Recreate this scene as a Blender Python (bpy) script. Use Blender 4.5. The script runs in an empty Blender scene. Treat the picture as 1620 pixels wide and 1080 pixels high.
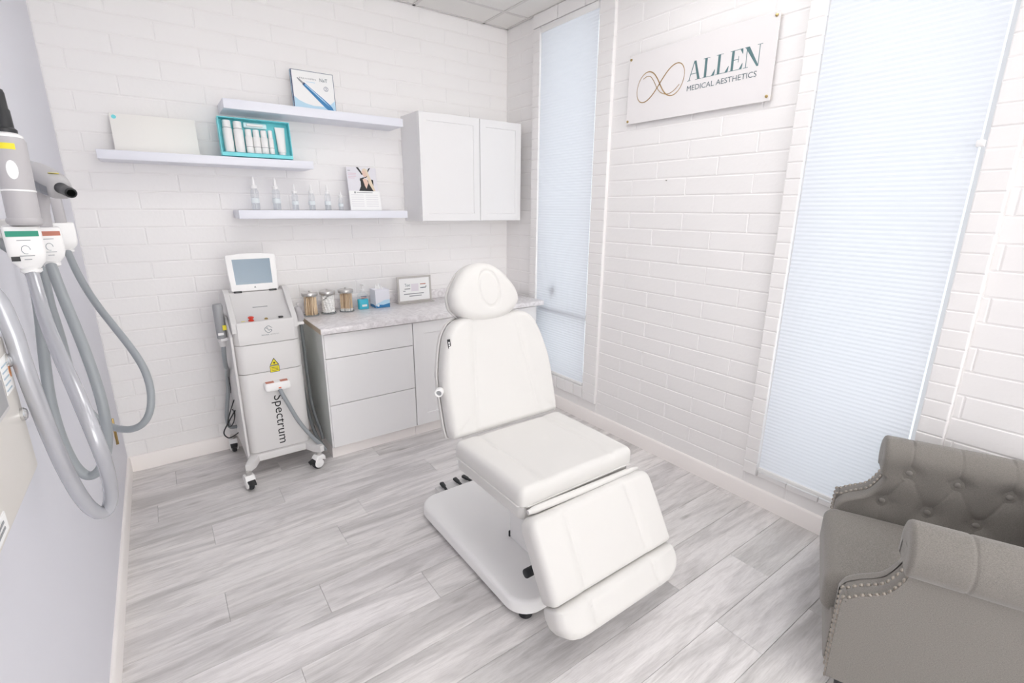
import bpy, bmesh, math, random
from mathutils import Vector, Matrix, Quaternion

random.seed(7)
scene = bpy.context.scene
COL = scene.collection
PI = math.pi

# ------------------------------------------------------------------ camera
cam_data = bpy.data.cameras.new('camera')
cam = bpy.data.objects.new('camera', cam_data)
COL.objects.link(cam)
cam_data.sensor_fit = 'HORIZONTAL'
cam_data.sensor_width = 36.0
cam_data.lens = 769.013 / 1620.0 * 36.0
cam_data.clip_start = 0.02
RIGHT = Vector((0.81033835, -0.58593056, 0.00609361))
DOWN = Vector((-0.14880037, -0.21582616, -0.96502721))
FWD = Vector((0.5667541, 0.78109183, -0.2620789))
m = Matrix.Identity(4)
for i in range(3):
    m[i][0] = RIGHT[i]; m[i][1] = -DOWN[i]; m[i][2] = -FWD[i]
m[0][3], m[1][3], m[2][3] = -2.66156466, -3.76216926, 1.67114039
cam.matrix_world = m
scene.camera = cam

# ------------------------------------------------------------------ world, lights, exposure
scene.view_settings.view_transform = 'Standard'
scene.view_settings.look = 'None'
scene.view_settings.gamma = 1.0
scene.view_settings.use_curve_mapping = False
scene.view_settings.exposure = -0.03
scene.cycles.transparent_max_bounces = 32
scene.cycles.diffuse_bounces = 8
scene.cycles.max_bounces = 16

world = bpy.data.worlds.new('overcast_sky')
world.use_nodes = True
scene.world = world
bg = world.node_tree.nodes['Background']
bg.inputs['Color'].default_value = (0.95, 0.975, 1.0, 1)
bg.inputs['Strength'].default_value = 1.3

def area_light(name, loc, sx, sy, power, color=(1.0, 0.995, 0.99)):
    l = bpy.data.lights.new(name, 'AREA')
    l.shape = 'RECTANGLE'; l.size = sx; l.size_y = sy
    l.energy = power; l.color = color
    o = bpy.data.objects.new(name, l)
    o.location = loc
    COL.objects.link(o)
    return o
# ceiling troffers (above and behind the frame), set just under the tiles
area_light('ceiling_troffer', (-2.05, -2.0, 3.085), 0.6, 1.2, 9)
area_light('ceiling_troffer', (-0.80, -2.2, 3.085), 0.6, 1.2, 9)
area_light('ceiling_troffer', (-2.05, -4.0, 3.085), 0.6, 1.2, 6)
area_light('ceiling_troffer', (-0.85, -4.3, 3.085), 0.6, 1.2, 6)
# added unseen fill lamp, bounced off the white wall behind the camera
fl = area_light('bounce_fill', (-1.6, -6.0, 1.6), 0.6, 0.6, 205, (1.0, 1.0, 1.0))
fl.data.spread = math.radians(115)
fl.rotation_euler = Vector((-0.06, -1.0, -0.06)).to_track_quat('-Z', 'Y').to_euler()

# ------------------------------------------------------------------ materials
def lin(c):
    return c / 12.92 if c <= 0.04045 else ((c + 0.055) / 1.055) ** 2.4
def rgb(r, g, b):
    return (lin(r / 255), lin(g / 255), lin(b / 255), 1)

MATS = {}
def mat(name, color, rough=0.5, metal=0.0, bump=0.0, bscale=200.0, coat=0.0, sheen=0.0, spec=0.5, var=0.0, vscale=8.0, detail=3.0):
    if name in MATS: return MATS[name]
    mt = bpy.data.materials.new(name); mt.use_nodes = True
    nt = mt.node_tree; b = nt.nodes['Principled BSDF']
    b.inputs['Base Color'].default_value = color
    b.inputs['Roughness'].default_value = rough
    b.inputs['Metallic'].default_value = metal
    b.inputs['Coat Weight'].default_value = coat
    b.inputs['Sheen Weight'].default_value = sheen
    b.inputs['Specular IOR Level'].default_value = spec
    tc = nt.nodes.new('ShaderNodeTexCoord')
    n = nt.nodes.new('ShaderNodeTexNoise')
    n.inputs['Scale'].default_value = vscale; n.inputs['Detail'].default_value = 3
    nt.links.new(tc.outputs['Object'], n.inputs['Vector'])
    if var > 0:
        mx = nt.nodes.new('ShaderNodeMix'); mx.data_type = 'RGBA'
        mx.inputs[6].default_value = color
        mx.inputs[7].default_value = (color[0] * (1 - var), color[1] * (1 - var), color[2] * (1 - var), 1)
        nt.links.new(n.outputs['Fac'], mx.inputs[0])
        nt.links.new(mx.outputs[2], b.inputs['Base Color'])
    if bump > 0:
        n2 = nt.nodes.new('ShaderNodeTexNoise')
        n2.inputs['Scale'].default_value = bscale; n2.inputs['Detail'].default_value = detail
        nt.links.new(tc.outputs['Object'], n2.inputs['Vector'])
        bp = nt.nodes.new('ShaderNodeBump'); bp.inputs['Strength'].default_value = bump
        bp.inputs['Distance'].default_value = 0.002
        nt.links.new(n2.outputs['Fac'], bp.inputs['Height'])
        nt.links.new(bp.outputs['Normal'], b.inputs['Normal'])
    MATS[name] = mt
    return mt

brick_m = mat('painted_block', rgb(242, 240, 239), 0.62, bump=0.35, bscale=45, spec=0.3)
mortar_m = mat('painted_mortar', rgb(241, 239, 238), 0.7, bump=0.4, bscale=60, spec=0.3)
leftwall_m = mat('cool_wall_paint', rgb(226, 226, 233), 0.5, bump=0.08, bscale=120, spec=0.35)
ceil_m = mat('ceiling_tile_board', rgb(238, 236, 233), 0.9, bump=0.6, bscale=170, var=0.10, vscale=160, spec=0.1)
grid_m = mat('ceiling_grid_paint', rgb(214, 211, 209), 0.5)
base_m = mat('baseboard_paint', rgb(248, 243, 240), 0.45)
white_lam = mat('white_laminate', rgb(235, 234, 234), 0.35, spec=0.4)
gap_m = mat('cabinet_carcass', rgb(120, 122, 120), 0.6)
side_m = mat('grey_carcass_panel', rgb(222, 225, 221), 0.55)
shelf_m = mat('shelf_lacquer', rgb(231, 232, 240), 0.35)
chip_m = mat('particle_edge', rgb(206, 190, 168), 0.8, var=0.2, vscale=150)
leather = mat('white_vinyl', rgb(219, 217, 214), 0.5, bump=0.10, bscale=420, spec=0.2)
plastic_w = mat('white_plastic', rgb(242, 241, 240), 0.35)
plastic_g = mat('light_grey_enamel', rgb(216, 214, 213), 0.4)
plastic_d = mat('grey_enamel_band', rgb(204, 203, 202), 0.42)
hand_g = mat('grey_handpiece_plastic', rgb(182, 179, 181), 0.4)
scan_g = mat('mid_grey_plastic', rgb(160, 161, 163), 0.42)
black_m = mat('black_plastic', rgb(38, 39, 41), 0.38)
rubber = mat('black_rubber', rgb(40, 42, 45), 0.55)
hose_m = mat('grey_hose', rgb(148, 153, 156), 0.33, bump=0.1, bscale=300, spec=0.5)
hose_lit = mat('highlit_grey_hose', rgb(184, 185, 190), 0.24, metal=0.35)  # grey hose with its bright highlight put into the base colour
steel = mat('brushed_steel', rgb(206, 204, 201), 0.3, metal=0.85)
chrome = mat('chrome', rgb(220, 220, 220), 0.12, metal=1.0)
brass = mat('brass', rgb(196, 172, 120), 0.3, metal=1.0)
gold_p = mat('gold_print', rgb(172, 140, 92), 0.4, metal=0.2)
slate_p = mat('slate_print', rgb(92, 124, 128), 0.5)
slate2_p = mat('grey_print', rgb(100, 116, 122), 0.5)
dark_p = mat('black_print', rgb(30, 30, 32), 0.5)
grey_p = mat('light_grey_print', rgb(150, 152, 155), 0.5)
yellow_p = mat('yellow_print', rgb(235, 220, 50), 0.5)
teal_m = mat('teal_card', rgb(125, 220, 226), 0.4)
teal_d = mat('teal_tray_edge', rgb(58, 160, 176), 0.4)
blue_p = mat('blue_print', rgb(52, 128, 182), 0.4)
navy_p = mat('navy_edge_print', rgb(70, 84, 118), 0.45)
sky_p = mat('pale_blue_print', rgb(190, 222, 240), 0.5)
green_p = mat('green_print', rgb(40, 146, 120), 0.5)
red_p = mat('red_brown_print', rgb(190, 120, 100), 0.5)
red_m = mat('red_button_plastic', rgb(212, 62, 42), 0.35)
paper_m = mat('white_paper', rgb(244, 244, 243), 0.6)
cream_m = mat('cream_card', rgb(242, 240, 235), 0.55)
acry_m = mat('white_acrylic', rgb(236, 233, 233), 0.15, spec=0.5)
stick_m = mat('wooden_stick', rgb(240, 214, 180), 0.7, var=0.18, vscale=60)
cotton_m = mat('cotton', rgb(246, 245, 243), 0.9, bump=0.8, bscale=80)
fabric = None
skin_p = mat('skin_print', rgb(226, 196, 180), 0.6)
hair_p = mat('blond_print', rgb(226, 210, 188), 0.6)
nail_m = mat('pewter_nail', rgb(168, 160, 150), 0.28, metal=1.0)
cream_eq = mat('cream_enamel', rgb(224, 220, 214), 0.45)

def fabric_mat():
    mt = bpy.data.materials.new('grey_linen'); mt.use_nodes = True
    nt = mt.node_tree; b = nt.nodes['Principled BSDF']
    b.inputs['Roughness'].default_value = 0.9
    b.inputs['Sheen Weight'].default_value = 0.25
    b.inputs['Specular IOR Level'].default_value = 0.15
    tc = nt.nodes.new('ShaderNodeTexCoord')
    mp1 = nt.nodes.new('ShaderNodeMapping'); mp1.inputs['Scale'].default_value = (1500, 1500, 260)
    mp2 = nt.nodes.new('ShaderNodeMapping'); mp2.inputs['Scale'].default_value = (260, 260, 1500)
    na = nt.nodes.new('ShaderNodeTexNoise'); na.inputs['Scale'].default_value = 1.0
    nb = nt.nodes.new('ShaderNodeTexNoise'); nb.inputs['Scale'].default_value = 1.0
    for mp, n in ((mp1, na), (mp2, nb)):
        nt.links.new(tc.outputs['Object'], mp.inputs['Vector'])
        nt.links.new(mp.outputs['Vector'], n.inputs['Vector'])
    ad = nt.nodes.new('ShaderNodeMath'); ad.operation = 'ADD'
    nt.links.new(na.outputs['Fac'], ad.inputs[0]); nt.links.new(nb.outputs['Fac'], ad.inputs[1])
    rp = nt.nodes.new('ShaderNodeValToRGB')
    rp.color_ramp.elements[0].position = 0.35; rp.color_ramp.elements[0].color = rgb(112, 108, 103)
    rp.color_ramp.elements[1].position = 0.68; rp.color_ramp.elements[1].color = rgb(153, 148, 142)
    hf = nt.nodes.new('ShaderNodeMath'); hf.operation = 'MULTIPLY'; hf.inputs[1].default_value = 0.5
    nt.links.new(ad.outputs[0], hf.inputs[0])
    nt.links.new(hf.outputs[0], rp.inputs['Fac'])
    nt.links.new(rp.outputs['Color'], b.inputs['Base Color'])
    bp = nt.nodes.new('ShaderNodeBump'); bp.inputs['Strength'].default_value = 0.25; bp.inputs['Distance'].default_value = 0.001
    nt.links.new(hf.outputs[0], bp.inputs['Height'])
    nt.links.new(bp.outputs['Normal'], b.inputs['Normal'])
    return mt
fabric = fabric_mat()
fabric_b = mat('button_linen', rgb(142, 138, 133), 0.9, bump=0.2, bscale=600, spec=0.15)

def plank_mat():
    mt = bpy.data.materials.new('grey_oak_plank'); mt.use_nodes = True
    nt = mt.node_tree; b = nt.nodes['Principled BSDF']; L = nt.links.new
    b.inputs['Roughness'].default_value = 0.42
    b.inputs['Specular IOR Level'].default_value = 0.4
    tc = nt.nodes.new('ShaderNodeTexCoord'); oi = nt.nodes.new('ShaderNodeObjectInfo')
    off = nt.nodes.new('ShaderNodeVectorMath'); off.operation = 'SCALE'
    cmb = nt.nodes.new('ShaderNodeCombineXYZ')
    for k in ('X', 'Y', 'Z'): L(oi.outputs['Random'], cmb.inputs[k])
    L(cmb.outputs[0], off.inputs[0]); off.inputs['Scale'].default_value = 37.0
    add = nt.nodes.new('ShaderNodeVectorMath'); add.operation = 'ADD'
    L(tc.outputs['Object'], add.inputs[0]); L(off.outputs[0], add.inputs[1])
    def noise(sc, scale, detail=4, dist=0.0):
        mp = nt.nodes.new('ShaderNodeMapping'); mp.inputs['Scale'].default_value = sc
        n = nt.nodes.new('ShaderNodeTexNoise'); n.inputs['Scale'].default_value = scale
        n.inputs['Detail'].default_value = detail; n.inputs['Distortion'].default_value = dist
        L(add.outputs[0], mp.inputs['Vector']); L(mp.outputs[0], n.inputs['Vector'])
        return n
    big = noise((1.3, 8.5, 1), 1.0, 4, 1.3)
    mid = noise((4.0, 42.0, 1), 1.0, 6, 1.0)
    fine = noise((22.0, 260.0, 1), 1.0, 3, 0.4)
    def ramp(n, p0, c0, p1, c1):
        r = nt.nodes.new('ShaderNodeValToRGB')
        r.color_ramp.elements[0].position = p0; r.color_ramp.elements[0].color = c0
        r.color_ramp.elements[1].position = p1; r.color_ramp.elements[1].color = c1
        L(n.outputs['Fac'], r.inputs['Fac']); return r
    r1 = ramp(big, 0.34, rgb(201, 198, 197), 0.58, rgb(233, 230, 229))
    r2 = ramp(mid, 0.30, (0.84, 0.835, 0.83, 1), 0.52, (1, 1, 1, 1))
    r3 = ramp(fine, 0.32, (0.90, 0.895, 0.89, 1), 0.58, (1, 1, 1, 1))
    # small knots
    mpv = nt.nodes.new('ShaderNodeMapping'); mpv.inputs['Scale'].default_value = (2.2, 7.0, 1)
    v = nt.nodes.new('ShaderNodeTexVoronoi'); v.inputs['Scale'].default_value = 1.0
    L(add.outputs[0], mpv.inputs['Vector']); L(mpv.outputs[0], v.inputs['Vector'])
    r4 = nt.nodes.new('ShaderNodeValToRGB')
    r4.color_ramp.elements[0].position = 0.03; r4.color_ramp.elements[0].color = (0.72, 0.71, 0.70, 1)
    r4.color_ramp.elements[1].position = 0.13; r4.color_ramp.elements[1].color = (1, 1, 1, 1)
    L(v.outputs['Distance'], r4.inputs['Fac'])
    def mul(a, c):
        x = nt.nodes.new('ShaderNodeMix'); x.data_type = 'RGBA'; x.blend_type = 'MULTIPLY'
        x.inputs[0].default_value = 1.0
        L(a, x.inputs[6]); L(c, x.inputs[7]); return x.outputs[2]
    c = mul(mul(mul(r1.outputs[0], r2.outputs[0]), r3.outputs[0]), r4.outputs[0])
    hs = nt.nodes.new('ShaderNodeHueSaturation')
    mr = nt.nodes.new('ShaderNodeMapRange'); mr.inputs['To Min'].default_value = 0.97; mr.inputs['To Max'].default_value = 1.05
    L(oi.outputs['Random'], mr.inputs['Value']); L(mr.outputs[0], hs.inputs['Value'])
    L(c, hs.inputs['Color']); 
    tint = nt.nodes.new('ShaderNodeMix'); tint.data_type = 'RGBA'; tint.blend_type = 'MULTIPLY'; tint.inputs[0].default_value = 1.0
    L(hs.outputs[0], tint.inputs[6]); L(oi.outputs['Color'], tint.inputs[7])
    L(tint.outputs[2], b.inputs['Base Color'])
    bp = nt.nodes.new('ShaderNodeBump'); bp.inputs['Strength'].default_value = 0.12; bp.inputs['Distance'].default_value = 0.001
    L(mid.outputs['Fac'], bp.inputs['Height']); L(bp.outputs['Normal'], b.inputs['Normal'])
    return mt
plank_m = plank_mat()

def marble_mat():
    mt = bpy.data.materials.new('speckled_marble_laminate'); mt.use_nodes = True
    nt = mt.node_tree; b = nt.nodes['Principled BSDF']; L = nt.links.new
    b.inputs['Roughness'].default_value = 0.28
    tc = nt.nodes.new('ShaderNodeTexCoord')
    n1 = nt.nodes.new('ShaderNodeTexNoise'); n1.inputs['Scale'].default_value = 26; n1.inputs['Detail'].default_value = 8; n1.inputs['Distortion'].default_value = 1.2
    n2 = nt.nodes.new('ShaderNodeTexNoise'); n2.inputs['Scale'].default_value = 5; n2.inputs['Detail'].default_value = 4
    L(tc.outputs['Object'], n1.inputs['Vector']); L(tc.outputs['Object'], n2.inputs['Vector'])
    ad = nt.nodes.new('ShaderNodeMath'); ad.operation = 'MULTIPLY_ADD'; ad.inputs[1].default_value = 0.35
    L(n2.outputs['Fac'], ad.inputs[0]); L(n1.outputs['Fac'], ad.inputs[2])
    r = nt.nodes.new('ShaderNodeValToRGB')
    r.color_ramp.elements[0].position = 0.50; r.color_ramp.elements[0].color = rgb(214, 210, 211)
    r.color_ramp.elements[1].position = 0.78; r.color_ramp.elements[1].color = rgb(237, 234, 235)
    L(ad.outputs[0], r.inputs['Fac']); L(r.outputs[0], b.inputs['Base Color'])
    return mt
marble_m = marble_mat()

def shade_mat():
    mt = bpy.data.materials.new('cellular_shade_cloth'); mt.use_nodes = True
    nt = mt.node_tree; nt.nodes.remove(nt.nodes['Principled BSDF'])
    out = nt.nodes['Material Output']
    d = nt.nodes.new('ShaderNodeBsdfDiffuse'); d.inputs['Color'].default_value = (0.86, 0.88, 0.92, 1)
    t = nt.nodes.new('ShaderNodeBsdfTranslucent'); t.inputs['Color'].default_value = (0.90, 0.925, 0.97, 1)
    mx = nt.nodes.new('ShaderNodeMixShader'); mx.inputs[0].default_value = 0.42
    nt.links.new(d.outputs[0], mx.inputs[1]); nt.links.new(t.outputs[0], mx.inputs[2])
    nt.links.new(mx.outputs[0], out.inputs['Surface'])
    return mt
shade_m = shade_mat()

def glass_mat(name, tint=(1, 1, 1, 1), gloss=0.08):
    """thin clear pane or wall: see-through with a faint mirror reflection"""
    mt = bpy.data.materials.new(name); mt.use_nodes = True
    nt = mt.node_tree; nt.nodes.remove(nt.nodes['Principled BSDF'])
    out = nt.nodes['Material Output']
    t = nt.nodes.new('ShaderNodeBsdfTransparent'); t.inputs['Color'].default_value = tint
    g = nt.nodes.new('ShaderNodeBsdfGlossy'); g.inputs['Roughness'].default_value = 0.05
    fr = nt.nodes.new('ShaderNodeLayerWeight'); fr.inputs['Blend'].default_value = 0.25
    sc = nt.nodes.new('ShaderNodeMath'); sc.operation = 'MULTIPLY_ADD'
    sc.inputs[1].default_value = gloss * 2.5; sc.inputs[2].default_value = gloss * 0.25
    nt.links.new(fr.outputs['Facing'], sc.inputs[0])
    mx = nt.nodes.new('ShaderNodeMixShader')
    nt.links.new(sc.outputs[0], mx.inputs[0])
    nt.links.new(t.outputs[0], mx.inputs[1]); nt.links.new(g.outputs[0], mx.inputs[2])
    nt.links.new(mx.outputs[0], out.inputs['Surface'])
    return mt
glass_m = glass_mat('clear_glass', (0.985, 0.99, 0.99, 1), 0.06)
pane_m = glass_mat('window_pane', (0.97, 0.99, 1.0, 1), 0.05)
vial_m = glass_mat('frosted_clear_vial', (0.955, 0.965, 0.975, 1), 0.10)
blue_liq = mat('blue_gel', rgb(64, 196, 220), 0.15)
clear_pl = glass_mat('clear_plastic', (0.97, 0.985, 0.99, 1), 0.08)

def screen_mat():
    mt = bpy.data.materials.new('blue_grey_screen'); mt.use_nodes = True
    b = mt.node_tree.nodes['Principled BSDF']
    b.inputs['Base Color'].default_value = rgb(116, 138, 156)
    b.inputs['Roughness'].default_value = 0.12
    b.inputs['Coat Weight'].default_value = 0.5
    return mt
screen_m = screen_mat()

# ------------------------------------------------------------------ mesh helpers
def T(x, y, z): return Matrix.Translation((x, y, z))
def RX(a): return Matrix.Rotation(a, 4, 'X')
def RY(a): return Matrix.Rotation(a, 4, 'Y')
def RZ(a): return Matrix.Rotation(a, 4, 'Z')
def frame(o, u, v, w):
    """matrix whose local x,y,z run along u,v,w from o"""
    mm = Matrix.Identity(4)
    for i in range(3):
        mm[i][0] = u[i]; mm[i][1] = v[i]; mm[i][2] = w[i]; mm[i][3] = o[i]
    return mm

ORIGIN = {}
def obj(name, bm, material, parent=None, smooth=True, M=None, angle=40):
    if M is not None: bm.transform(M)
    if parent is not None and parent.name in ORIGIN:
        o0 = ORIGIN[parent.name]
        bm.transform(Matrix.Translation(-o0))
    bmesh.ops.recalc_face_normals(bm, faces=bm.faces[:])
    me = bpy.data.meshes.new(name)
    bm.to_mesh(me); bm.free()
    if isinstance(material, (list, tuple)):
        for x in material: me.materials.append(x)
    else:
        me.materials.append(material)
    if smooth:
        me.polygons.foreach_set('use_smooth', [True] * len(me.polygons))
        try: me.set_sharp_from_angle(angle=math.radians(angle))
        except Exception: pass
    o = bpy.data.objects.new(name, me)
    COL.objects.link(o)
    if parent is not None:
        o.parent = parent
        if parent.name in ORIGIN: ORIGIN[o.name] = ORIGIN[parent.name]
    return o

def thing(name, label, cat, loc=(0, 0, 0), rotz=0.0, group=None, local=False):
    o = bpy.data.objects.new(name, None); COL.objects.link(o)
    o.location = loc; o.rotation_euler = (0, 0, rotz)
    o.empty_display_size = 0.05
    o['label'] = label; o['category'] = cat
    if group: o['group'] = group
    ORIGIN[o.name] = Vector((0, 0, 0)) if local else Vector(loc)
    return o

def struct(name, bm, material, smooth=True):
    o = obj(name, bm, material, None, smooth); o['kind'] = 'structure'
    ORIGIN[o.name] = Vector((0, 0, 0))
    return o

def inst(name, me, parent, loc=(0, 0, 0), M=None):
    o = bpy.data.objects.new(name, me); COL.objects.link(o)
    if M is not None: o.matrix_local = M
    else: o.location = loc
    if parent is not None:
        o.parent = parent
        if M is not None: o.matrix_local = M
    return o

def bm_mesh(name, bm, material, smooth=True):
    bmesh.ops.recalc_face_normals(bm, faces=bm.faces[:])
    me = bpy.data.meshes.new(name); bm.to_mesh(me); bm.free()
    me.materials.append(material)
    if smooth:
        me.polygons.foreach_set('use_smooth', [True] * len(me.polygons))
        try: me.set_sharp_from_angle(angle=math.radians(40))
        except Exception: pass
    return me

def box(bm, x0, x1, y0, y1, z0, z1, bev=0.0, seg=2, M=None, mi=0):
    r = bmesh.ops.create_cube(bm, size=1.0)
    vs = r['verts']
    S = Matrix.Diagonal((abs(x1 - x0), abs(y1 - y0), abs(z1 - z0), 1))
    bmesh.ops.transform(bm, matrix=T((x0 + x1) / 2, (y0 + y1) / 2, (z0 + z1) / 2) @ S, verts=vs)
    if bev > 0:
        es = list({e for v in vs for e in v.link_edges})
        r2 = bmesh.ops.bevel(bm, geom=es, offset=bev, segments=seg, affect='EDGES', profile=0.5)
        vs = list({v for f in r2['faces'] for v in f.verts} | {v for v in vs if v.is_valid})
    if mi:
        for f in {f for v in vs for f in v.link_faces}: f.material_index = mi
    if M is not None: bmesh.ops.transform(bm, matrix=M, verts=[v for v in vs if v.is_valid])
    return bm

def nbox(*a, **k):
    return box(bmesh.new(), *a, **k)

def lathe(bm, prof, n=24, M=None, cap0=True, cap1=True):
    rings = []
    for r, z in prof:
        rings.append([bm.verts.new((r * math.cos(2 * PI * i / n), r * math.sin(2 * PI * i / n), z)) for i in range(n)])
    for a, b in zip(rings, rings[1:]):
        for i in range(n):
            bm.faces.new((a[i], a[(i + 1) % n], b[(i + 1) % n], b[i]))
    if cap0: bm.faces.new(rings[0][::-1])
    if cap1: bm.faces.new(rings[-1])
    if M is not None:
        bmesh.ops.transform(bm, matrix=M, verts=[v for r in rings for v in r])
    return bm

def cyl(bm, p0, p1, r0, r1=None, n=16, bev=0.0):
    p0 = Vector(p0); p1 = Vector(p1); d = p1 - p0; h = d.length
    r1 = r0 if r1 is None else r1
    q = Vector((0, 0, 1)).rotation_difference(d.normalized()).to_matrix().to_4x4()
    M = T(*p0) @ q
    if bev > 0:
        prof = [(r0 - bev, 0), (r0 - bev * .3, bev * .3), (r0, bev), (r1, h - bev), (r1 - bev * .3, h - bev * .3), (r1 - bev, h)]
    else:
        prof = [(r0, 0), (r1, h)]
    return lathe(bm, prof, n, M)

def catmull(pts, sub=6, closed=False):
    P = [Vector(p) for p in pts]; n = len(P); out = []
    rng = range(n) if closed else range(n - 1)
    for i in rng:
        if closed:
            p0, p1, p2, p3 = P[(i - 1) % n], P[i], P[(i + 1) % n], P[(i + 2) % n]
        else:
            p1, p2 = P[i], P[i + 1]
            p0 = P[i - 1] if i > 0 else p1 * 2 - p2
            p3 = P[i + 2] if i + 2 < n else p2 * 2 - p1
        for k in range(sub):
            t = k / sub
            out.append(0.5 * ((2 * p1) + (-p0 + p2) * t + (2 * p0 - 5 * p1 + 4 * p2 - p3) * t * t + (-p0 + 3 * p1 - 3 * p2 + p3) * t ** 3))
    if not closed: out.append(P[-1])
    return out

def tube(bm, pts, r, n=10, sub=6, closed=False, flat=None):
    P = catmull(pts, sub, closed) if sub > 1 else [Vector(p) for p in pts]
    N = len(P)
    tang = []
    for i in range(N):
        a = P[(i - 1) % N] if (closed or i > 0) else P[i]
        b = P[(i + 1) % N] if (closed or i < N - 1) else P[i]
        tang.append((b - a).normalized())
    up = Vector((0, 0, 1))
    if abs(tang[0].dot(up)) > 0.9: up = Vector((1, 0, 0))
    nrm = (up - tang[0] * up.dot(tang[0])).normalized()
    rings = []
    for i in range(N):
        if i > 0:
            q = tang[i - 1].rotation_difference(tang[i]); nrm = q @ nrm
            nrm = (nrm - tang[i] * nrm.dot(tang[i])).normalized()
        bn = tang[i].cross(nrm)
        rr = r[i] if isinstance(r, (list, tuple)) else r
        fl = 1.0 if flat is None else flat
        rings.append([bm.verts.new(P[i] + nrm * (rr * math.cos(2 * PI * k / n)) + bn * (rr * fl * math.sin(2 * PI * k / n))) for k in range(n)])
    pairs = list(zip(rings, rings[1:])) + ([(rings[-1], rings[0])] if closed else [])
    for a, b in pairs:
        for k in range(n):
            bm.faces.new((a[k], a[(k + 1) % n], b[(k + 1) % n], b[k]))
    if not closed:
        bm.faces.new(rings[0][::-1]); bm.faces.new(rings[-1])
    return bm

def prism(bm, outline, h, M=None, bev=0.0, seg=2):
    """polygon in local xy extruded from z=0 to z=h"""
    vs = [bm.verts.new((p[0], p[1], 0)) for p in outline]
    f = bm.faces.new(vs)
    r = bmesh.ops.extrude_face_region(bm, geom=[f])
    nv = [g for g in r['geom'] if isinstance(g, bmesh.types.BMVert)]
    bmesh.ops.translate(bm, vec=(0, 0, h), verts=nv)
    allv = vs + nv
    if bev > 0:
        es = [e for e in {e for v in nv for e in v.link_edges} if all(v in set(nv) for v in e.verts)]
        r2 = bmesh.ops.bevel(bm, geom=es, offset=bev, segments=seg, affect='EDGES', profile=0.5)
        allv = list({v for v in allv if v.is_valid} | {v for ff in r2['faces'] for v in ff.verts})
    if M is not None: bmesh.ops.transform(bm, matrix=M, verts=allv)
    return bm

def rrect(w, h, r, n=6, cx=0, cy=0):
    out = []
    for sx, sy, a0 in ((1, 1, 0), (-1, 1, PI / 2), (-1, -1, PI), (1, -1, 1.5 * PI)):
        for i in range(n + 1):
            a = a0 + (PI / 2) * i / n
            out.append((cx + sx * (w / 2 - r) + r * math.cos(a), cy + sy * (h / 2 - r) + r * math.sin(a)))
    return out

def resample(poly, n):
    P = [Vector((p[0], p[1])) for p in poly]; P.append(P[0])
    d = [0]
    for a, b in zip(P, P[1:]): d.append(d[-1] + (b - a).length)
    out = []; j = 0
    for i in range(n):
        s = d[-1] * i / n
        while d[j + 1] < s: j += 1
        t = (s - d[j]) / max(1e-9, d[j + 1] - d[j])
        out.append(P[j].lerp(P[j + 1], t))
    return out

def cushion(bm, outline, t, r=0.03, hfun=None, n=120, rings=34, M=None, rb=0.012, center=None):
    """padded slab: side walls, rounded upper rim, top surface with height function; top nominal at z=0, base at z=-t"""
    O = resample(outline, n)
    area = sum(O[i].x * O[(i + 1) % n].y - O[(i + 1) % n].x * O[i].y for i in range(n))
    if area < 0: O.reverse()
    c = center or Vector((sum(p.x for p in O) / n, sum(p.y for p in O) / n))
    nor = []
    for i in range(n):
        e = O[(i + 1) % n] - O[(i - 1) % n]; e.normalize()
        nor.append(Vector((e.y, -e.x)))
    prof = [(rb, -t), (rb * .3, -t + rb * .3), (0, -t + rb)]
    for k in range(0, 9):
        a = (PI / 2) * k / 8
        prof.append((r - r * math.cos(a), -r + r * math.sin(a)))
    vr = []
    for ins, z in prof:
        ring = []
        for i in range(n):
            p = O[i] - nor[i] * ins
            h = 0.0
            if hfun and z > -r: h = hfun(p.x, p.y) * min(1.0, (z + r) / r)
            ring.append(bm.verts.new((p.x, p.y, z + h)))
        vr.append(ring)
    base = [O[i] - nor[i] * r for i in range(n)]
    for k in range(1, rings):
        s = 1 - k / rings
        ring = []
        for i in range(n):
            p = c + (base[i] - c) * s
            h = hfun(p.x, p.y) if hfun else 0.0
            ring.append(bm.verts.new((p.x, p.y, h)))
        vr.append(ring)
    for a, b in zip(vr, vr[1:]):
        for i in range(n):
            bm.faces.new((a[i], a[(i + 1) % n], b[(i + 1) % n], b[i]))
    bm.faces.new(vr[0][::-1])
    cv = bm.verts.new((c.x, c.y, hfun(c.x, c.y) if hfun else 0.0))
    for i in range(n): bm.faces.new((vr[-1][i], vr[-1][(i + 1) % n], cv))
    if M is not None: bmesh.ops.transform(bm, matrix=M, verts=[v for q in vr for v in q] + [cv])
    return bm

def text_part(name, body, width, height, M, material, parent, thick=0.0008, rot=0.0, fit_h=True):
    """flat lettering: local x reading direction, local y up, lower left at origin"""
    cu = bpy.data.curves.new(name + '_font', 'FONT'); cu.body = body; cu.size = 1.0
    cu.resolution_u = 3; cu.extrude = 0.0
    tmp = bpy.data.objects.new('tmp_text', cu); COL.objects.link(tmp)
    dg = bpy.context.evaluated_depsgraph_get()
    me = bpy.data.meshes.new_from_object(tmp.evaluated_get(dg))
    bpy.data.objects.remove(tmp)
    bm = bmesh.new(); bm.from_mesh(me); bpy.data.meshes.remove(me)
    xs = [v.co.x for v in bm.verts]; ys = [v.co.y for v in bm.verts]
    sx = width / (max(xs) - min(xs)); sy = height / (max(ys) - min(ys)) if fit_h else sx
    x0, y0 = min(xs), min(ys)
    for v in bm.verts: v.co = Vector(((v.co.x - x0) * sx, (v.co.y - y0) * sy, thick))
    return obj(name, bm, material, parent, smooth=False, M=M)

def flat(name, outline, M, material, parent, thick=0.0006):
    bm = bmesh.new(); prism(bm, outline, thick, M)
    return obj(name, bm, material, parent, smooth=False)

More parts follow.
